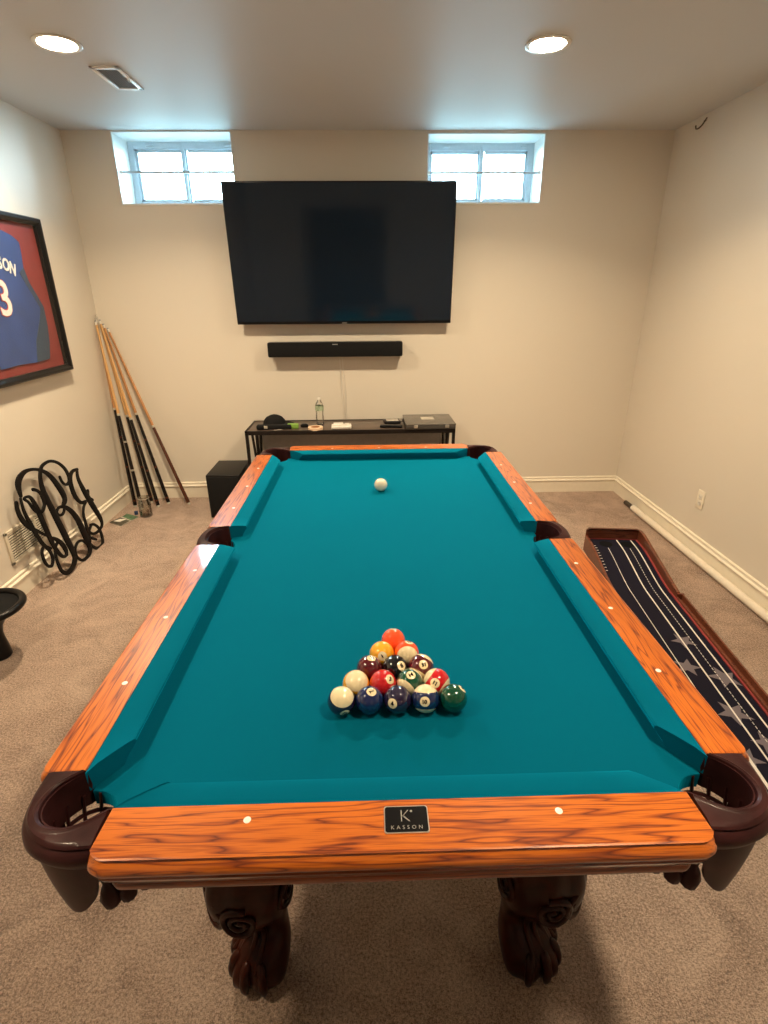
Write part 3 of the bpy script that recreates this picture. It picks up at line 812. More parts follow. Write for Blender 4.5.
# carved legs: scrolled knee, ankle and claw foot
def leg(sx, sy):
    bm = bmesh.new(); rings = []; seg = 40
    d = Vector((sx, sy)).normalized()
    #  z, centre outward offset, radius out/side
    P = [(0.000, 0.020, 0.050), (0.012, 0.022, 0.064), (0.045, 0.022, 0.073), (0.085, 0.014, 0.071), (0.125, 0.000, 0.058), (0.155, -0.016, 0.043), (0.190, -0.018, 0.043),
         (0.225, -0.006, 0.052), (0.260, 0.012, 0.070), (0.310, 0.026, 0.086), (0.370, 0.028, 0.092), (0.430, 0.018, 0.092), (0.500, 0.004, 0.084), (0.560, -0.002, 0.080), (0.602, -0.002, 0.080), (0.640, -0.002, 0.075)]
    P = smooth_path(P, 4)
    for z, off, r in P:
        ring = []
        for k in range(seg):
            a = 2 * PI * k / seg
            sq = 1.0 + 0.05 * math.cos(4 * a + PI)      # slightly squared
            m = 1.0
            if z < 0.10:    # toes
                ph = a - math.atan2(d.y, d.x)
                m += 0.085 * max(0, math.cos(ph * 1.0) + 0.4) * math.cos(ph * 7) * min(1, (0.11 - z) / 0.05)
            if 0.24 < z < 0.56:   # acanthus flutes on the knee
                ph = a - math.atan2(d.y, d.x)
                wv = math.sin((z - 0.24) / 0.32 * PI)
                m += 0.050 * wv * math.cos(ph * 8 + 7 * (z - 0.4) * (1 if math.sin(ph) > 0 else -1))
            ring.append((d.x * off + r * m * sq * math.cos(a), d.y * off + r * m * sq * math.sin(a), z))
        rings.append(ring)
    loft(bm, rings)
    # scroll carvings either side of the knee and on its face
    base = math.atan2(d.y, d.x)
    for da, hand in ((0.75, 1), (-0.75, -1), (0.0, 1), (2.2, 1), (-2.2, -1)):
        pts = []; rad = []
        for k in range(30):
            t = k / 29; th = t * 2.1 * 2 * PI
            rr = 0.040 * (1 - t) + 0.006
            u = hand * rr * math.cos(th + 1.2); v = rr * math.sin(th + 1.2)
            z = 0.335 + v
            a = base + da + u / 0.094
            R = 0.093 if 0.28 < z < 0.45 else 0.088
            pts.append((d.x * 0.025 + R * math.cos(a), d.y * 0.025 + R * math.sin(a), z)); rad.append(0.0085 * (1 - t * 0.5))
        tube(bm, pts, rad, 8)
    # leaf ribs running down the front of the ankle
    for da in (-0.7, -0.25, 0.25, 0.7):
        a = base + da
        tube(bm, smooth_path([(d.x * 0.015 + 0.075 * math.cos(a), d.y * 0.015 + 0.075 * math.sin(a), 0.270), (d.x * -0.010 + 0.050 * math.cos(a), -0.010 * d.y + 0.050 * math.sin(a), 0.205),
                              (d.x * -0.010 + 0.048 * math.cos(a), d.y * -0.010 + 0.048 * math.sin(a), 0.150), (d.x * 0.018 + 0.066 * math.cos(a * 1.0), d.y * 0.018 + 0.066 * math.sin(a), 0.085)], 5), [0.007] * 16, 8)
    # claws
    for da in (-1.0, -0.35, 0.35, 1.0):
        a = base + da; c, s = math.cos(a), math.sin(a); ox, oy = d.x * 0.022, d.y * 0.022
        tube(bm, smooth_path([(ox + 0.048 * c, oy + 0.048 * s, 0.105), (ox + 0.066 * c, oy + 0.066 * s, 0.085), (ox + 0.074 * c, oy + 0.074 * s, 0.050), (ox + 0.072 * c, oy + 0.072 * s, 0.014)], 5),
             [0.008, 0.010, 0.0115, 0.012, 0.012, 0.012, 0.011, 0.011, 0.0115, 0.012, 0.0115, 0.011, 0.010, 0.008, 0.006, 0.004], 10)
    obj('leg', bm, M['leg'], table, (sx * 0.325, sy * 0.775, 0), angle=60)
t = NT('dark_carved_wood'); n = t.noise(t.coord(), 25, 3)
t.bsdf(t.ramp(n, [(0.3, (0.014, 0.0022, 0.001)), (0.7, (0.036, 0.006, 0.0025))]), 0.3, coat=0.12, coat_rough=0.12, spec=0.12); M['leg'] = t.m
for sx in (-1, 1):
    for sy in (-1, 1): leg(sx, sy)

# ------------------------------------------------------------------ balls
IV = (0.78, 0.66, 0.42)
def ball_mat(name, color, stripe):
    """number disc on local +Z and -Z, stripe band around local X-poles"""
    t = NT(name)
    c = t.coord('Object')
    sx = t.n('ShaderNodeSeparateXYZ'); t.l(c, sx.inputs[0])
    ax = t.math('DIVIDE', t.math('ABSOLUTE', sx.outputs[0]), BR)
    az = t.math('DIVIDE', t.math('ABSOLUTE', sx.outputs[2]), BR)
    disc = t.math('GREATER_THAN', az, 0.935)
    mx = t.n('ShaderNodeMix', data_type='RGBA'); mx.inputs[6].default_value = (*color, 1); mx.inputs[7].default_value = (*IV, 1)
    if stripe:
        cap = t.math('GREATER_THAN', ax, 0.56)
        t.l(t.math('MAXIMUM', disc, cap), mx.inputs[0])
    else: t.l(disc, mx.inputs[0])
    t.bsdf(mx.outputs[2], 0.035, spec=0.5, coat=1.0, coat_rough=0.015)
    return t.m
BC = {1: (0.85, 0.40, 0.015), 2: (0.006, 0.016, 0.080), 3: (0.52, 0.010, 0.012), 4: (0.015, 0.008, 0.036), 5: (0.85, 0.085, 0.018), 6: (0.002, 0.058, 0.030), 7: (0.085, 0.005, 0.010), 0: (0.80, 0.74, 0.58), 8: (0.006, 0.006, 0.007)}
NAMES = {1: 'yellow', 2: 'dark blue', 3: 'red', 4: 'purple', 5: 'orange', 6: 'green', 7: 'maroon'}
def make_ball(num, loc, face, up_ang, label, pole=None):
    """face: screen-space (right, up) direction of the number disc from the ball's centre, as a share of its radius;
    up_ang: how far the numeral is turned, pole: like face, for a stripe's ivory pole"""
    bm = bmesh.new(); bmesh.ops.create_uvsphere(bm, u_segments=48, v_segments=32, radius=BR)
    key = num if num <= 8 else num - 8
    mt = ball_mat('ball_%d_enamel' % num, BC[key], num > 8)
    W_ = (CAM_LOC - Vector(loc)).normalized(); R_ = (CAM_R - W_ * CAM_R.dot(W_)).normalized(); U_ = W_.cross(R_)
    def dirn(f):
        u, v = f; w = math.sqrt(max(0, 1 - u * u - v * v)); return (R_ * u + U_ * v + W_ * w).normalized()
    z = dirn(face)
    upv = (U_ * math.cos(up_ang) + R_ * math.sin(up_ang)); upv = (upv - z * upv.dot(z)).normalized()
    x = upv.cross(z)
    if pole is not None:      # stripe band stays square to the pole axis
        x = dirn(pole); x = (x - z * x.dot(z)).normalized(); 
    y = z.cross(x)
    o = obj('pool_ball', bm, mt, None, loc, angle=180)
    o.rotation_mode = 'QUATERNION'
    o.rotation_quaternion = Matrix((x, y, z)).transposed().to_quaternion()
    tag(o, label, 'pool ball', 'racked pool balls' if num else None)
    if num:
        bm = text_bm(str(num), 0.0125 if num < 10 else 0.0108, 0, 0.95, 0.0006)
        # text orientation inside the ball frame
        lu = Vector((upv.dot(x), upv.dot(y))); ang = math.atan2(-lu.x, lu.y)
        bmesh.ops.triangulate(bm, faces=bm.faces[:])
        bmesh.ops.subdivide_edges(bm, edges=bm.edges[:], cuts=2)
        for v in bm.verts:
            a, b = v.co.x, v.co.y
            a, b = a * math.cos(ang) - b * math.sin(ang), a * math.sin(ang) + b * math.cos(ang)
            p = Vector((a, b, BR)).normalized() * (BR + 0.00018); v.co = p
        obj('numeral', bm, M['numeral'], o, smooth=False)
    return o
M['numeral'] = simple('numeral_black', (0.01, 0.01, 0.01), 0.1, coat=0.5)
ZB = ZBED + BR
rows = [  # num, x, y, face, turn, label, pole
    (12, -0.1097, -0.7735, (0.28, -0.86), 0.2, 'purple striped ball with its cream side up, left end of the front row', (0.14, 0.30)),
    (2, -0.0531, -0.7735, (0.15, 0.58), 0.9, 'dark blue solid ball number 2 in the front row of the rack', None),
    (4, 0.0035, -0.7735, (-0.38, -0.30), 0.1, 'dark purple solid ball number 4 in the front row of the rack', None),
    (10, 0.0601, -0.7735, (-0.05, -0.22), 0.0, 'blue striped ball number 10 in the front row of the rack', (0.0, 0.80)),
    (6, 0.1167, -0.7735, (0.70, 0.66), 0.9, 'green solid ball number 6 at the right end of the front row', None),
    (9, -0.0814, -0.7245, (-0.2, -0.9), 0.0, 'cream looking yellow striped ball at the left end of the second row', (0.02, 0.12)),
    (3, -0.0248, -0.7245, (0.55, 0.28), 0.35, 'red solid ball number 3 in the second row of the rack', None),
    (14, 0.0318, -0.7245, (0.10, 0.55), -0.35, 'green striped ball between the red balls of the second row', (-0.50, -0.50)),
    (11, 0.0884, -0.7245, (-0.12, -0.10), 0.5, 'red striped ball number 11 at the right end of the second row', (0.70, -0.62)),
    (7, -0.0531, -0.6755, (0.15, 0.78), 2.6, 'maroon solid ball number 7 at the left of the middle row', None),
    (8, 0.0035, -0.6755, (0.50, 0.14), -0.5, 'black ball number 8 in the centre of the rack', None),
    (15, 0.0601, -0.6755, (0.20, 0.18), 3.0, 'maroon striped ball number 15 at the right of the middle row', (-0.45, -0.85)),
    (1, -0.0248, -0.6265, (0.05, -0.20), -0.6, 'yellow solid ball number 1 behind the maroon ball', None),
    (13, 0.0318, -0.6265, (0.22, 0.90), 0.0, 'orange striped ball with cream underside just behind the front black ball', (0.05, -0.48)),
    (5, 0.0035, -0.5775, (0.0, 0.99), 0.0, 'plain orange ball at the far tip of the rack', None),
]
for num, x, y, face, ang, lab, pole in rows:
    make_ball(num, (x, y, ZB), face, ang, lab, pole)
cb = make_ball(0, (-0.002, 0.512, ZB), (0, 0.9), 0, 'cream white cue ball alone near the far end of the felt', None)
cb.name = 'cue_ball'

# ------------------------------------------------------------------ console table
CX0, CX1, CY0, CY1, CZ = -0.975, 0.592, 2.265, 2.625, 0.655
console = empty('console_table', ((CX0 + CX1) / 2, (CY0 + CY1) / 2, 0), label='low black metal console table with dark wood top below the soundbar', cat='table')
hw, hd = (CX1 - CX0) / 2, (CY1 - CY0) / 2
bm = bmesh.new(); bx(bm, -hw + 0.012, hw - 0.012, -hd + 0.012, hd - 0.012, CZ - 0.022, CZ, 0.001); obj('tabletop', bm, M['console_top'], console)
bm = bmesh.new()
for a in ((-hw, hw, -hd, -hd + 0.016), (-hw, hw, hd - 0.016, hd), (-hw, -hw + 0.016, -hd, hd), (hw - 0.016, hw, -hd, hd)):
    bx(bm, a[0], a[1], a[2], a[3], CZ - 0.028, CZ + 0.003, 0.001)
obj('top_frame', bm, M['console_metal'], console)
for s in (-1, 1):
    for y in (-hd + 0.012, hd - 0.012):
        bm = bmesh.new(); bx(bm, s * (hw - 0.011) - 0.011, s * (hw - 0.011) + 0.011, y - 0.011, y + 0.011, 0, CZ - 0.026, 0.001); obj('leg', bm, M['console_metal'], console)
    for y0, y1 in ((-hd + 0.02, 0.0), (hd - 0.02, 0.0)):
        bm = bmesh.new(); tube(bm, [(s * (hw - 0.05), y0, CZ - 0.03), (s * (hw - 0.05), y1, 0.08)], 0.010, 4); obj('brace', bm, M['console_metal'], console)
    bm = bmesh.new(); bx(bm, s * (hw - 0.05) - 0.045, s * (hw - 0.05) + 0.045, -0.02, 0.02, 0.06, 0.09, 0.001); obj('brace_foot', bm, M['console_metal'], console)
bm = bmesh.new(); bx(bm, -hw + 0.075, hw - 0.07, hd - 0.075, hd - 0.065, 0.12, CZ - 0.03, 0.001)
tag(obj('back_panel', bm, M['panel'], console), 'grey panel between the legs')
bm = bmesh.new()
bx(bm, 0.36 + 0.19, 0.36 + 0.34, hd - 0.080, hd - 0.0755, 0.40, 0.475, 0.001)
obj('pale_tag', bm, M['paper'], console)

def item(name, loc, rz, label, cat): return empty(name, loc, rz, label, cat)
zc = CZ
# black cap
r = item('baseball_cap', (-0.790, 2.495, zc + 0.003), 1.35, 'black baseball cap lying at the left end of the console table', 'cap')
bm = bmesh.new()
lathe(bm, [(0.001, 0.072), (0.03, 0.070), (0.060, 0.056), (0.082, 0.030), (0.088, 0.004), (0.086, 0.0)], 32); obj('crown', bm, M['fabric_black'], r)
bm = bmesh.new(); rings = []
for k in range(17):
    a = PI + PI * k / 16
    rr = 0.086; ro = 0.086 + 0.075 * math.sin((a - PI)) ** 0.6
    rings.append([(rr * math.cos(a), rr * math.sin(a) * 0.9, 0.006), (rr * math.cos(a), rr * math.sin(a) * 0.9, 0.011), (math.cos(a) * (rr + 0.02), ro * math.sin(a), 0.008), (math.cos(a) * (rr + 0.02), ro * math.sin(a), 0.003)])
loft(bm, rings); obj('brim', bm, M['fabric_black'], r)
bm = bmesh.new(); lathe(bm, [(0.001, 0.078), (0.006, 0.076), (0.007, 0.071)], 12); obj('button', bm, M['fabric_black'], r)
# flat dark pouch
r = item('dark_pouch', (-0.762, 2.345, zc), 0.03, 'flat dark zip pouch in front of the black cap', 'pouch')
bm = bmesh.new(); bx(bm, -0.135, 0.125, -0.03, 0.02, 0.0, 0.034, 0.008); obj('body', bm, M['fabric_black'], r)
bm = bmesh.new(); bx(bm, -0.078, -0.052, -0.0325, -0.029, 0.010, 0.032, 0.001); obj('tag', bm, M['paper'], r)
r = item('green_chalk_box', (-0.628, 2.355, zc), 0.05, 'small lime green box on the console table', 'box')
bm = bmesh.new(); bx(bm, -0.045, 0.042, -0.022, 0.022, 0.0, 0.034, 0.006); obj('body', bm, M['lime'], r)
bm = bmesh.new(); bx(bm, -0.038, 0.035, -0.017, 0.017, 0.033, 0.037, 0.001); obj('lid', bm, M['lime'], r)
bm = bmesh.new()
lathe(bm, [(0.001, 0.026), (0.018, 0.025), (0.028, 0.018), (0.031, 0.008), (0.028, 0.0)], 24, squash=0.8)
for v in bm.verts: v.co.z += 0.0
tag(obj('computer_mouse', bm, M['black'], None, (-0.548, 2.40, zc)), 'small rounded black mouse between the green box and bottle', 'mouse')
r = item('tape_roll', (-0.455, 2.318, zc), 0, 'tan roll of masking tape lying flat in front of the bottle', 'tape')
bm = bmesh.new(); rings = [[((a) * math.cos(2 * PI * k / 40), (a) * math.sin(2 * PI * k / 40), z) for k in range(40)] for a, z in ((0.034, 0.0), (0.056, 0.0), (0.056, 0.018), (0.034, 0.018), (0.034, 0.0))]
loft(bm, rings, cap=False); obj('tape', bm, M['tape'], r)
bm = bmesh.new(); rings = [[((a) * math.cos(2 * PI * k / 40), (a) * math.sin(2 * PI * k / 40), z) for k in range(40)] for a, z in ((0.030, 0.0), (0.034, 0.0), (0.034, 0.0185), (0.030, 0.0185), (0.030, 0.0))]
loft(bm, rings, cap=False); obj('core', bm, M['tape_core'], r)
r = item('loose_sticker', (-0.735, 2.31, zc), 0.2, 'tiny scrap of pale paper near the front edge of the console', 'paper')
bm = bmesh.new(); bx(bm, -0.03, 0.02, -0.008, 0.008, 0, 0.002); bx(bm, 0.0, 0.03, -0.004, 0.012, 0.0022, 0.004); obj('scrap', bm, M['paper'], r, smooth=False)
# bottle
r = item('water_bottle', (-0.433, 2.47, zc), 0, 'clear plastic water bottle with a green label', 'bottle')
bm = bmesh.new(); lathe(bm, [(0.001, 0.0), (0.026, 0.0), (0.031, 0.006), (0.030, 0.03), (0.0315, 0.05), (0.029, 0.09), (0.0315, 0.10), (0.0315, 0.150), (0.026, 0.168), (0.014, 0.186), (0.0125, 0.195)], 32, cap=False); obj('body', bm, M['bottle_glass'], r)
bm = bmesh.new(); lathe(bm, [(0.0322, 0.112), (0.0324, 0.114), (0.0324, 0.146), (0.0322, 0.149)], 32, cap=False); obj('label_band', bm, M['bottle_label'], r)
bm = bmesh.new(); lathe(bm, [(0.001, 0.208), (0.013, 0.208), (0.0145, 0.205), (0.0145, 0.194), (0.012, 0.193)], 20); obj('cap', bm, M['white'], r)
# white device
r = item('white_adapter_box', (-0.262, 2.345, zc), 0.06, 'small white plastic device in the middle of the console table', 'device')
bm = bmesh.new(); bx(bm, -0.075, 0.075, -0.045, 0.045, 0.0, 0.026, 0.009); obj('body', bm, M['white'], r)
bm = bmesh.new(); bx(bm, -0.060, 0.015, -0.030, 0.040, 0.025, 0.036, 0.005); obj('raised_lid', bm, M['white'], r)
bm = bmesh.new(); bx(bm, 0.028, 0.060, -0.02, 0.03, 0.025, 0.032, 0.003); obj('button_pad', bm, M['white'], r)
# remote
r = item('remote_control', (0.115, 2.345, zc), -0.15, 'black remote control lying left of the grey case', 'remote control')
bm = bmesh.new(); bx(bm, -0.085, 0.085, -0.022, 0.022, 0.0, 0.020, 0.007); obj('body', bm, M['black'], r)
bm = bmesh.new()
for i in range(6):
    for j in (-0.010, 0.0, 0.010): bx(bm, -0.06 + i * 0.02, -0.052 + i * 0.02, j - 0.003, j + 0.003, 0.019, 0.0215, 0.001)
tag(obj('buttons', bm, M['case'], r), 'dark grey buttons')['kind'] = 'stuff'
r = item('black_gadget', (0.125, 2.49, zc), 0.1, 'black and silver gadget behind the black remote control', 'gadget')
bm = bmesh.new(); bx(bm, -0.065, 0.065, -0.05, 0.05, 0.0, 0.024, 0.008); obj('body', bm, M['black'], r)
bm = bmesh.new(); bx(bm, -0.045, 0.050, -0.034, 0.034, 0.023, 0.027, 0.002); obj('face', bm, M['silver'], r)
bm = bmesh.new(); torus(bm, (0, 0, 0.006), 0.028, 0.006, 28, 8); bx(bm, 0.02, 0.075, -0.008, 0.008, 0.0, 0.010, 0.002)
tag(obj('silver_clamp', bm, M['silver'], None, (0.205, 2.585, zc)), 'small silver ring shaped clamp behind the grey case', 'clamp')
# grey case
r = item('grey_case', (0.405, 2.425, zc + 0.003), 0.02, 'flat grey hard case at the right end of the console table', 'case')
bm = bmesh.new(); bx(bm, -0.185, 0.185, -0.170, 0.170, 0.0, 0.032, 0.006); obj('shell', bm, M['case_side'], r)
bm = bmesh.new(); bx(bm, -0.187, 0.187, -0.172, 0.172, 0.030, 0.040, 0.004); obj('lid', bm, M['case'], r)
bm = bmesh.new(); bx(bm, -0.055, 0.045, -0.02, 0.075, 0.0395, 0.0412); obj('label', bm, M['paper'], r, smooth=False)
for x in (-0.115, 0.120):
    bm = bmesh.new(); bx(bm, x - 0.014, x + 0.014, -0.178, -0.169, 0.012, 0.034, 0.003); obj('latch', bm, M['silver'], r)

# ------------------------------------------------------------------ subwoofer
r = empty('subwoofer', (-1.145, 2.335, 0), label='black subwoofer box on the carpet left of the console table', cat='speaker')
bm = bmesh.new(); bx(bm, -0.125, 0.125, -0.190, 0.19, 0.018, 0.360, 0.006); obj('cabinet', bm, M['black'], r)
bm = bmesh.new(); bx(bm, -0.112, 0.112, -0.198, -0.188, 0.035, 0.345, 0.004); obj('grille', bm, M['fabric_black'], r)
for x in (-0.1, 0.1):
    for y in (-0.16, 0.16):
        bm = bmesh.new(); lathe(bm, [(0.014, 0.0), (0.016, 0.004), (0.016, 0.02)], 16, c=(x, y)); obj('foot', bm, M['black'], r)

# ------------------------------------------------------------------ cues
def cue(bottom, top, butt_mat, shaft_mat, butt_share, label, ring=M['butt_brown'], length=None):
    b, tpt = Vector(bottom), Vector(top)
    d = tpt - b; L = d.length
    root = empty('pool_cue', b, label=label, cat='pool cue', group='pool cues leaning in the corner')
    root.rotation_mode = 'QUATERNION'
    root.rotation_quaternion = Vector((0, 0, 1)).rotation_difference(d.normalized())
    B = L * butt_share
    R = lambda z: 0.0148 + (0.0066 - 0.0148) * (z / L)
    bm = bmesh.new(); lathe(bm, [(0.001, 0.0), (0.011, 0.001), (0.0125, 0.006), (0.0125, 0.018)], 14); obj('bumper', bm, M['rubber'], root)
    bm = bmesh.new(); lathe(bm, [(R(0), 0.018), (R(B * 0.5), B * 0.5), (R(B), B)], 16); bt = obj('butt', bm, butt_mat, root)
    for z in (0.05, B * 0.42, B * 0.72):
        bm = bmesh.new(); lathe(bm, [(R(z) + 0.0004, z), (R(z) + 0.0006, z + 0.002), (R(z) + 0.0006, z + 0.012), (R(z) + 0.0003, z + 0.014)], 16, cap=False); obj('ring', bm, ring, bt)
    bm = bmesh.new(); lathe(bm, [(R(B) + 0.001, B - 0.002), (R(B) + 0.001, B + 0.016)], 16, cap=False); obj('joint', bm, M['silver'], root)
    bm = bmesh.new(); lathe(bm, [(R(B), B + 0.014), (R(L * 0.8), L * 0.8), (0.0066, L - 0.032)], 16); obj('shaft', bm, shaft_mat, root)
    bm = bmesh.new(); lathe(bm, [(0.0066, L - 0.032), (0.0066, L - 0.008)], 14); obj('ferrule', bm, M['white'], root)
    bm = bmesh.new(); lathe(bm, [(0.0066, L - 0.008), (0.0062, L - 0.003), (0.001, L - 0.001)], 14); obj('tip', bm, M['chalk'], root)
    return root
cue((-1.965, 2.440, 0.0), (-2.056, 2.600, 1.440), M['butt_black'], M['maple_dark'], 0.54, 'black butted cue nearest the left wall in the corner')
cue((-1.890, 2.385, 0.0), (-2.054, 2.585, 1.425), M['butt_black'], M['maple'], 0.52, 'black butted cue with white rings standing behind the glass jar', M['silver'])
cue((-1.865, 2.530, 0.0), (-2.048, 2.636, 1.420), M['butt_black'], M['maple'], 0.50, 'black butted cue in the middle of the corner, the left of a close pair')
cue((-1.775, 2.430, 0.0), (-2.036, 2.615, 1.430), M['butt_black'], M['maple'], 0.49, 'black butted cue in the corner with pale points, the right of a close pair')
cue((-1.715, 2.500, 0.0), (-2.024, 2.632, 1.400), M['butt_black'], M['maple_dark'], 0.52, 'dark butted cue second from the right in the corner')
cue((-1.543, 2.480, 0.0), (-2.004, 2.644, 1.370), M['butt_brown'], M['maple_dark'], 0.46, 'brown butted cue leaning at the widest angle in the corner')
# bridge head over the cue tips
bm = bmesh.new()
tube(bm, smooth_path([(0, 0, -0.05), (-0.004, -0.003, 0.0), (-0.002, -0.006, 0.016), (0.006, -0.010, 0.020), (0.014, -0.014, 0.012), (0.016, -0.018, -0.010)], 5), 0.004, 8)
o = obj('bridge_head', bm, M['silver'], None, (-2.046, 2.590, 1.440)); o.rotation_euler = (-0.10, 0.06, 0)
tag(o, 'small silver curved hook end resting on top of the cues', 'bridge head')

# jar, chalk, magazine
r = empty('glass_jar', (-1.805, 2.255, 0), label='clear glass jar on the carpet in front of the cues', cat='jar')
bm = bmesh.new(); lathe(bm, [(0.001, 0.0), (0.040, 0.0), (0.046, 0.008), (0.046, 0.115), (0.038, 0.135), (0.038, 0.155), (0.040, 0.158), (0.036, 0.158), (0.036, 0.135), (0.043, 0.112), (0.043, 0.010), (0.001, 0.006)], 32, cap=False); obj('glass', bm, M['jar_glass'], r)
bm = bmesh.new(); torus(bm, (0, 0, 0.148), 0.040, 0.003, 32, 8); obj('rim', bm, M['silver'], r)
bm = bmesh.new()
for k, (x, y, z) in enumerate(((0.015, -0.01, 0.012), (-0.012, -0.016, 0.012), (0.004, 0.016, 0.012), (0.018, 0.008, 0.034))):
    bx(bm, x - 0.011, x + 0.011, y - 0.011, y + 0.011, z - 0.005, z + 0.017, 0.002)
tag(obj('chalk_cubes', bm, simple('brown_chalk', (0.20, 0.10, 0.05), 0.8), r), 'brown chalk cubes inside the jar')['kind'] = 'stuff'
bm = bmesh.new(); bx(bm, -0.013, 0.013, -0.013, 0.013, 0.0, 0.026, 0.002); lathe(bm, [(0.001, 0.0268), (0.008, 0.0275), (0.010, 0.0262)], 12)
tag(obj('chalk_cube', bm, M['chalk'], None, (-1.895, 2.285, 0), (0, 0, 0.4)), 'dark blue chalk cube on the carpet left of the jar', 'chalk')
r = empty('magazine', (-1.955, 2.165, 0.0), 0.05, label='green covered magazine lying open on the carpet by the baseboard', cat='magazine')
bm = bmesh.new(); prism(bm, [(-0.075, -0.045), (0.035, -0.115), (0.105, 0.045), (-0.005, 0.115)], 0.001, 0.008); obj('pages', bm, M['paper'], r, smooth=False)
bm = bmesh.new(); prism(bm, [(-0.020, 0.060), (0.075, -0.020), (0.105, 0.045), (-0.005, 0.115)], 0.008, 0.010); obj('cover', bm, M['magazine'], r, smooth=False)
bm = bmesh.new(); prism(bm, [(-0.075, -0.045), (0.035, -0.115), (0.066, -0.030), (-0.030, 0.045)], 0.008, 0.0095); obj('page_spread', bm, M['magazine_dark'], r, smooth=False)
bm = bmesh.new(); prism(bm, [(-0.055, -0.030), (0.00, -0.045), (0.03, 0.0), (-0.020, 0.010)], 0.0095, 0.0105); obj('insert', bm, M['white'], r, smooth=False)

# ------------------------------------------------------------------ monogram
MONO = [[(-0.156,0.553,0.0183),(-0.137,0.609,0.0325),(-0.098,0.642,0.0287),(-0.033,0.659,0.0188),(0.044,0.647,0.0139),(0.109,0.615,0.0175),(0.155,0.564,0.029),(0.182,0.496,0.0362),(0.196,0.431,0.0389),(0.187,0.391,0.0321),(0.147,0.369,0.0182)],[(0.236,0.53,0.016),(0.238,0.497,0.0138),(0.264,0.469,0.0139),(0.305,0.473,0.0211),(0.325,0.509,0.0235),(0.318,0.561,0.0198),(0.281,0.611,0.0161),(0.217,0.644,0.0146),(0.151,0.647,0.0154),(0.105,0.632,0.0174),(0.062,0.586,0.0238),(0.039,0.523,0.0325),(0.035,0.453,0.0371),(0.038,0.357,0.0408),(0.041,0.258,0.0425),(0.044,0.169,0.0418),(0.046,0.1,0.0387),(0.036,0.049,0.0343),(-0.011,0.015,0.0272),(-0.084,0.008,0.0222),(-0.122,0.04,0.0197),(-0.125,0.092,0.0174),(-0.114,0.14,0.0152),(-0.09,0.182,0.0152),(-0.047,0.203,0.0132)],[(0.147,0.369,0.0136),(0.142,0.344,0.0137),(0.109,0.326,0.0136),(0.073,0.333,0.0134),(0.067,0.36,0.0133),(0.104,0.373,0.0146),(0.155,0.355,0.0205),(0.195,0.311,0.0301),(0.221,0.243,0.04),(0.225,0.161,0.0451),(0.222,0.081,0.0431),(0.213,0.026,0.0336),(0.168,-0.004,0.0214),(0.095,0.001,0.0152),(0.06,0.045,0.0138),(0.074,0.092,0.0138),(0.122,0.116,0.0139),(0.174,0.106,0.0141),(0.201,0.072,0.0143)],[(-0.042,0.549,0.0169),(-0.008,0.526,0.0149),(0.002,0.486,0.0161),(-0.009,0.439,0.0173),(-0.055,0.412,0.016),(-0.1,0.431,0.0147),(-0.115,0.468,0.0146),(-0.124,0.501,0.0124),(-0.145,0.529,0.0123),(-0.12,0.532,0.0124),(-0.093,0.519,0.0167),(-0.083,0.48,0.0252),(-0.082,0.419,0.0317),(-0.087,0.349,0.032),(-0.091,0.267,0.0301),(-0.09,0.192,0.026),(-0.072,0.126,0.0198),(-0.042,0.102,0.0156),(-0.007,0.117,0.0135),(-0.005,0.165,0.0134),(-0.032,0.212,0.0132),(-0.068,0.243,0.013)],[(-0.211,0.532,0.0181),(-0.229,0.491,0.0241),(-0.229,0.433,0.0263),(-0.202,0.373,0.0226),(-0.162,0.334,0.0167),(-0.127,0.297,0.0127),(-0.074,0.246,0.013),(-0.034,0.197,0.0132),(-0.017,0.139,0.0156),(-0.019,0.101,0.0157)],[(-0.168,0.539,0.0122),(-0.187,0.473,0.0163),(-0.186,0.394,0.0226),(-0.18,0.31,0.0229),(-0.168,0.253,0.0211),(-0.142,0.192,0.0171),(-0.147,0.142,0.0172),(-0.182,0.112,0.0149),(-0.213,0.132,0.0148),(-0.217,0.179,0.0168),(-0.199,0.222,0.0147),(-0.161,0.231,0.0127),(-0.124,0.199,0.0129)],[(0.44,0.515,0.0169),(0.382,0.52,0.0179),(0.331,0.491,0.0283),(0.304,0.434,0.033),(0.301,0.368,0.0308),(0.33,0.315,0.0192),(0.384,0.303,0.0146),(0.342,0.283,0.0145),(0.302,0.242,0.0168),(0.283,0.181,0.0217),(0.268,0.118,0.0241),(0.241,0.059,0.0217)],[(0.436,0.516,0.0157),(0.409,0.463,0.0241),(0.411,0.389,0.0341),(0.426,0.301,0.0419),(0.445,0.216,0.04),(0.46,0.137,0.0303),(0.442,0.094,0.0177),(0.394,0.082,0.015)],[(0.458,0.353,0.0173),(0.433,0.316,0.0197),(0.465,0.282,0.015)],[(0.323,0.151,0.0146),(0.366,0.136,0.0148),(0.397,0.09,0.0175),(0.391,0.028,0.0201),(0.36,-0.015,0.02),(0.292,-0.012,0.0197),(0.25,0.028,0.0146),(0.237,0.073,0.0144)],[(0.324,0.144,0.0147),(0.285,0.123,0.0145),(0.308,0.092,0.0147),(0.36,0.08,0.0149),(0.403,0.084,0.015)],[(0.281,0.073,0.017),(0.316,0.044,0.0123)]]
bm = bmesh.new()
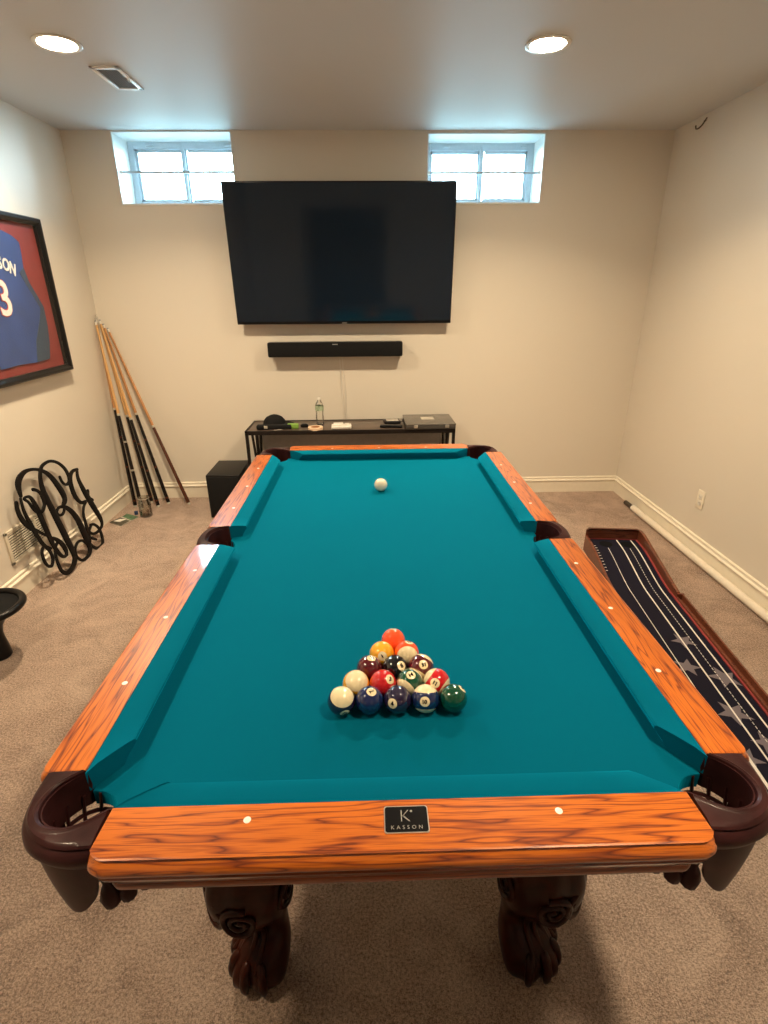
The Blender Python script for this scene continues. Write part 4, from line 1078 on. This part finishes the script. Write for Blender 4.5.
for si, st in enumerate(MONO):
    pts = smooth_path(st, 5)
    zo = (si % 4) * 0.0004
    L_, R_ = [], []
    for i, (a, b, w) in enumerate(pts):
        p = Vector((a, b)); q0 = Vector(pts[max(i - 1, 0)][:2]); q1 = Vector(pts[min(i + 1, len(pts) - 1)][:2])
        tt = (q1 - q0)
        if tt.length < 1e-6: tt = Vector((1, 0))
        tt.normalize(); nn = Vector((-tt.y, tt.x)) * (w / 2 * 1.25)
        L_.append(p + nn); R_.append(p - nn)
    rings = []
    for l, r_ in zip(L_, R_):
        m_ = (l + r_) / 2; e = 0.0012
        li = l.lerp(m_, 0.12); ri = r_.lerp(m_, 0.12)
        rings.append([(l.x, l.y + 0.017, 0.001 + zo), (l.x, l.y + 0.017, 0.0075 + zo), (li.x, li.y + 0.017, 0.009 + zo), (ri.x, ri.y + 0.017, 0.009 + zo), (r_.x, r_.y + 0.017, 0.0075 + zo), (r_.x, r_.y + 0.017, 0.001 + zo)])
    loft(bm, rings)
    for (a, b, w) in (pts[0], pts[-1]):
        rr = w / 2 * 1.25
        lathe(bm, [(rr, 0.001 + zo), (rr, 0.0075 + zo), (rr * 0.85, 0.009 + zo)], 14, c=(a, b + 0.017))
lean = math.atan2(0.115, 0.62)
# local x -> world y, local y -> up along the lean, local z -> out towards the room
bm.transform(Matrix(((0, -math.sin(lean), math.cos(lean), 0), (1, 0, 0, 0), (0, math.cos(lean), math.sin(lean), 0), (0, 0, 0, 1))))
o = obj('monogram_sign', bm, M['black_metal'], None, (-1.922, 1.393, -0.004), angle=30)
tag(o, 'large black scrolled letter monogram leaning on the left wall', 'wall decoration')

# ------------------------------------------------------------------ pedestal stool at the left edge
r = empty('pedestal_stool', (-1.836, 0.525, 0), label='low black round pedestal stool on the carpet by the left wall', cat='stool')
bm = bmesh.new(); lathe(bm, [(0.001, 0.0), (0.044, 0.0), (0.048, 0.006), (0.045, 0.05), (0.038, 0.105), (0.038, 0.13), (0.048, 0.17), (0.080, 0.22), (0.11, 0.252), (0.14, 0.260)], 40, cap=False); obj('pedestal', bm, M['black_satin'], r)
bm = bmesh.new(); torus(bm, (0, 0, 0.272), 0.148, 0.017, 56, 14); obj('seat_rim', bm, M['black_satin'], r)
bm = bmesh.new(); lathe(bm, [(0.001, 0.262), (0.08, 0.263), (0.13, 0.270), (0.146, 0.276)], 40, cap=False); obj('seat', bm, M['fabric_black'], r)

# ------------------------------------------------------------------ white pole on the floor
r = empty('white_tube', (0, 0, 0), label='long white tube with dark tip along the right baseboard', cat='tube')
p0, p1 = Vector((2.012, 2.19, 0.024)), Vector((2.018, -0.55, 0.024))
bm = bmesh.new(); tube(bm, [p0, p0.lerp(p1, 0.5), p1], 0.0235, 28); obj('tube', bm, M['cream'], r)
bm = bmesh.new(); tube(bm, [p0 + Vector((0, 0.135, -0.004)), p0 + Vector((0, 0.02, -0.002)), p0 + Vector((0, -0.01, 0))], [0.017, 0.018, 0.018], 20)
tag(obj('tip', bm, simple('dark_tip_plastic', (0.05, 0.035, 0.025), 0.5), r), 'dark brown tip')
bm = bmesh.new(); tube(bm, [p0 + Vector((0, 0.004, 0)), p0 + Vector((0, -0.012, 0))], 0.0245, 28); obj('end_ring', bm, M['white'], r)

# ------------------------------------------------------------------ putting mat
TILT = math.atan(0.108)
mat_root = empty('putting_mat', (1.522, 1.0, 0), -0.0, label='navy indoor putting mat with grey stars in a mahogany tray beside the table', cat='putting mat')
mat_root.rotation_euler = (0, 0, -TILT)
Y1, Y0 = 0.530, -1.50     # far / near ends in local space
def zs(y):               # height of the turf: flat, then a ramp
    if y < -0.02: return 0.018
    t = min(1, (y + 0.02) / 0.42); return 0.018 + 0.056 * (t * t * (3 - 2 * t) * 0.5 + t * 0.5)
def strip(bm, x0f, x1f, y0, y1, dz, th=0.0, n=40, mi=0):
    rings = []
    for k in range(n + 1):
        y = y0 + (y1 - y0) * k / n
        a = x0f(y) if callable(x0f) else x0f; b = x1f(y) if callable(x1f) else x1f
        z = zs(y) + dz
        rings.append([(a, y, z - 0.004 - th), (b, y, z - 0.004 - th), (b, y, z), (a, y, z)])
    loft(bm, rings, mi=mi)
XM0, XM1 = -0.185, 0.124
bm = bmesh.new(); strip(bm, XM0, XM1, Y0, Y1, 0.0, 0.008); turf = obj('turf', bm, M['navy'], mat_root, angle=60)
# bend of the lines towards the far end follows the tray
def line(name, x, y0, y1, w, parent=turf):
    bm = bmesh.new(); strip(bm, x - w / 2, x + w / 2, y0, y1, 0.0012, -0.003, 40); obj(name, bm, M['line'], parent, angle=60)
line('line', 0.0, Y0, Y1 - 0.005, 0.007)
line('line', 0.091, Y0, Y1 - 0.005, 0.007)
line('line', -0.090, Y0, Y1 - 0.13, 0.0035)
bm = bmesh.new()
y = Y1 - 0.13
while y > -1.45:
    strip(bm, 0.0445, 0.0475, y - 0.014, y, 0.0012, -0.003, 2); y -= 0.022
tag(obj('dashed_line', bm, M['line'], turf, angle=60), None)['kind'] = 'stuff'
bm = bmesh.new()
y = Y1 - 0.10
while y > Y1 - 0.40:
    strip(bm, -0.172, -0.160, y - 0.004, y, 0.0012, -0.003, 2); y -= 0.030
obj('tick_marks', bm, M['line'], turf, angle=60)['kind'] = 'stuff'
for x in (-0.088, 0.046):
    bm = bmesh.new(); yy = Y1 - 0.070
    rings = [[(x + 0.040 * math.cos(2 * PI * k / 32), yy + 0.040 * math.sin(2 * PI * k / 32), zs(yy + 0.040 * math.sin(2 * PI * k / 32)) + dz) for k in range(32)] for dz in (-0.010, 0.0012)]
    loft(bm, rings); obj('hole', bm, M['hole'], turf)
# stars
def star(x, y, R, rot):
    pts = []
    for k in range(10):
        rr = R if k % 2 == 0 else R * 0.42
        a = rot + PI / 2 + 2 * PI * k / 10
        pts.append((max(XM0 + 0.001, min(XM1 - 0.001, x + rr * math.cos(a))), y + rr * math.sin(a)))
    bm = bmesh.new(); prism(bm, pts, 0.0150, 0.0187)
    obj('star', bm, M['star'], turf, smooth=False)
for x, y, R, rot in ((0.006, -0.500, 0.062, 0.4), (-0.060, -0.70, 0.062, 0.9), (0.070, -0.765, 0.075, 0.2), (0.000, -0.985, 0.072, 0.5), (0.045, -1.14, 0.06, 0.1), (-0.07, -1.22, 0.06, 0.7), (0.02, -1.40, 0.06, 0.3)):
    star(x, y, R, rot)
bm = bmesh.new(); strip(bm, -0.072, -0.060, -1.45, -1.195, 0.0014, -0.003, 4); tag(obj('start_mark', bm, M['line'], turf, angle=60), None)
# red piping round the turf
bm = bmesh.new()
strip(bm, XM1, XM1 + 0.008, Y0, Y1, 0.006, 0.012); strip(bm, XM0 - 0.006, XM0, Y0, Y1, 0.004, 0.012); strip(bm, XM0 - 0.006, XM1 + 0.008, Y1, Y1 + 0.006, 0.006, 0.012, 3)
tag(obj('piping', bm, M['redstrip'], mat_root), 'dark red edge strip')
# tray: side walls that rise around the ramp, back wall
def wall_top(y):
    if y < -0.10: return 0.040
    return 0.058 + (0.150 - 0.058) * min(1, (y + 0.10) / 0.55)
def side(bm, x0, x1, y0, y1, topf, n=40):
    rings = []
    for k in range(n + 1):
        y = y0 + (y1 - y0) * k / n; z = topf(y)
        rings.append([(x0, y, 0.0), (x1, y, 0.0), (x1, y, z - 0.002), (x1 - 0.002, y, z), (x0 + 0.002, y, z), (x0, y, z - 0.002)])
    loft(bm, rings)
bm = bmesh.new(); side(bm, XM1 + 0.008, XM1 + 0.026, -0.10, Y1 - 0.010, wall_top); side(bm, XM0 - 0.022, XM0 - 0.006, -0.10, Y1 - 0.010, lambda y: zs(y) + 0.030)
prism(bm, [(XM0 - 0.022, Y1 - 0.012), (XM0 - 0.006, Y1 - 0.012), (XM0 - 0.006, Y1 + 0.006), (XM1 + 0.008, Y1 + 0.006), (XM1 + 0.008, Y1 - 0.012), (XM1 + 0.026, Y1 - 0.012), (XM1 + 0.004, Y1 + 0.024), (XM0 + 0.004, Y1 + 0.024)], 0.0, 0.148)
obj('ramp_box', bm, M['mahogany'], mat_root)
bm = bmesh.new(); side(bm, XM1 + 0.008, XM1 + 0.016, Y0, -0.10, lambda y: 0.036); side(bm, XM1 + 0.036, XM1 + 0.046, Y0, -0.098, lambda y: 0.050)
bx(bm, XM1 + 0.012, XM1 + 0.040, Y0, -0.098, 0.0, 0.020); bx(bm, XM1 + 0.008, XM1 + 0.046, -0.112, -0.098, 0.0, 0.052); side(bm, XM0 - 0.018, XM0 - 0.006, Y0, -0.10, lambda y: 0.030)
obj('ball_return_channel', bm, M['mahogany'], mat_root)

# ------------------------------------------------------------------ light and camera
w = D.worlds.new('daylight'); SC.world = w; w.use_nodes = True
nt = w.node_tree; nt.nodes.clear()
o_ = nt.nodes.new('ShaderNodeOutputWorld'); bg = nt.nodes.new('ShaderNodeBackground')
bg.inputs[1].default_value = 40.0
tc_ = nt.nodes.new('ShaderNodeTexCoord'); sx_ = nt.nodes.new('ShaderNodeSeparateXYZ'); rp_ = nt.nodes.new('ShaderNodeValToRGB')
nt.links.new(tc_.outputs['Generated'], sx_.inputs[0])
mr_ = nt.nodes.new('ShaderNodeMapRange'); mr_.inputs[1].default_value = -1.0; mr_.inputs[2].default_value = 1.0
nt.links.new(sx_.outputs[2], mr_.inputs[0]); nt.links.new(mr_.outputs[0], rp_.inputs[0])
e_ = rp_.color_ramp.elements      # darker ground, bright hazy sky
e_[0].position = 0.42; e_[0].color = (0.045, 0.085, 0.10, 1); e_[1].position = 0.515; e_[1].color = (0.52, 0.80, 1.0, 1)
e3 = rp_.color_ramp.elements.new(0.72); e3.color = (0.30, 0.48, 0.62, 1)
nt.links.new(rp_.outputs[0], bg.inputs[0])
nt.links.new(bg.outputs[0], o_.inputs[0])
for x0, x1 in ((LX0, LX1), (RX0, RX1)):
    l = D.lights.new('window_portal', 'AREA'); l.shape = 'RECTANGLE'; l.size = x1 - x0; l.size_y = WZL - WZ0
    l.cycles.is_portal = True
    lo = D.objects.new('window_portal', l); COL.objects.link(lo)
    lo.location = ((x0 + x1) / 2, 2.985, (WZ0 + WZL) / 2); lo.rotation_euler = (-PI / 2, 0, 0)

cam = D.cameras.new('camera'); co = D.objects.new('camera', cam); COL.objects.link(co)
cam.sensor_fit = 'VERTICAL'; cam.sensor_height = 36.0; cam.lens = 530.38 * 36 / 1024
cam.clip_start = 0.02
mw = Matrix((CAM_R, CAM_U, -CAM_F)).transposed().to_4x4(); mw.translation = CAM_LOC
co.matrix_world = mw
SC.camera = co

SC.view_settings.view_transform = 'Standard'
SC.view_settings.look = 'None'
SC.view_settings.gamma = 1.0
SC.view_settings.exposure = 1.3
SC.view_settings.use_curve_mapping = False
SC.cycles.use_denoising = True
SC.cycles.max_bounces = 10
SC.cycles.diffuse_bounces = 6
SC.cycles.caustics_reflective = False
SC.cycles.caustics_refractive = False
SC.cycles.sample_clamp_indirect = 8.0
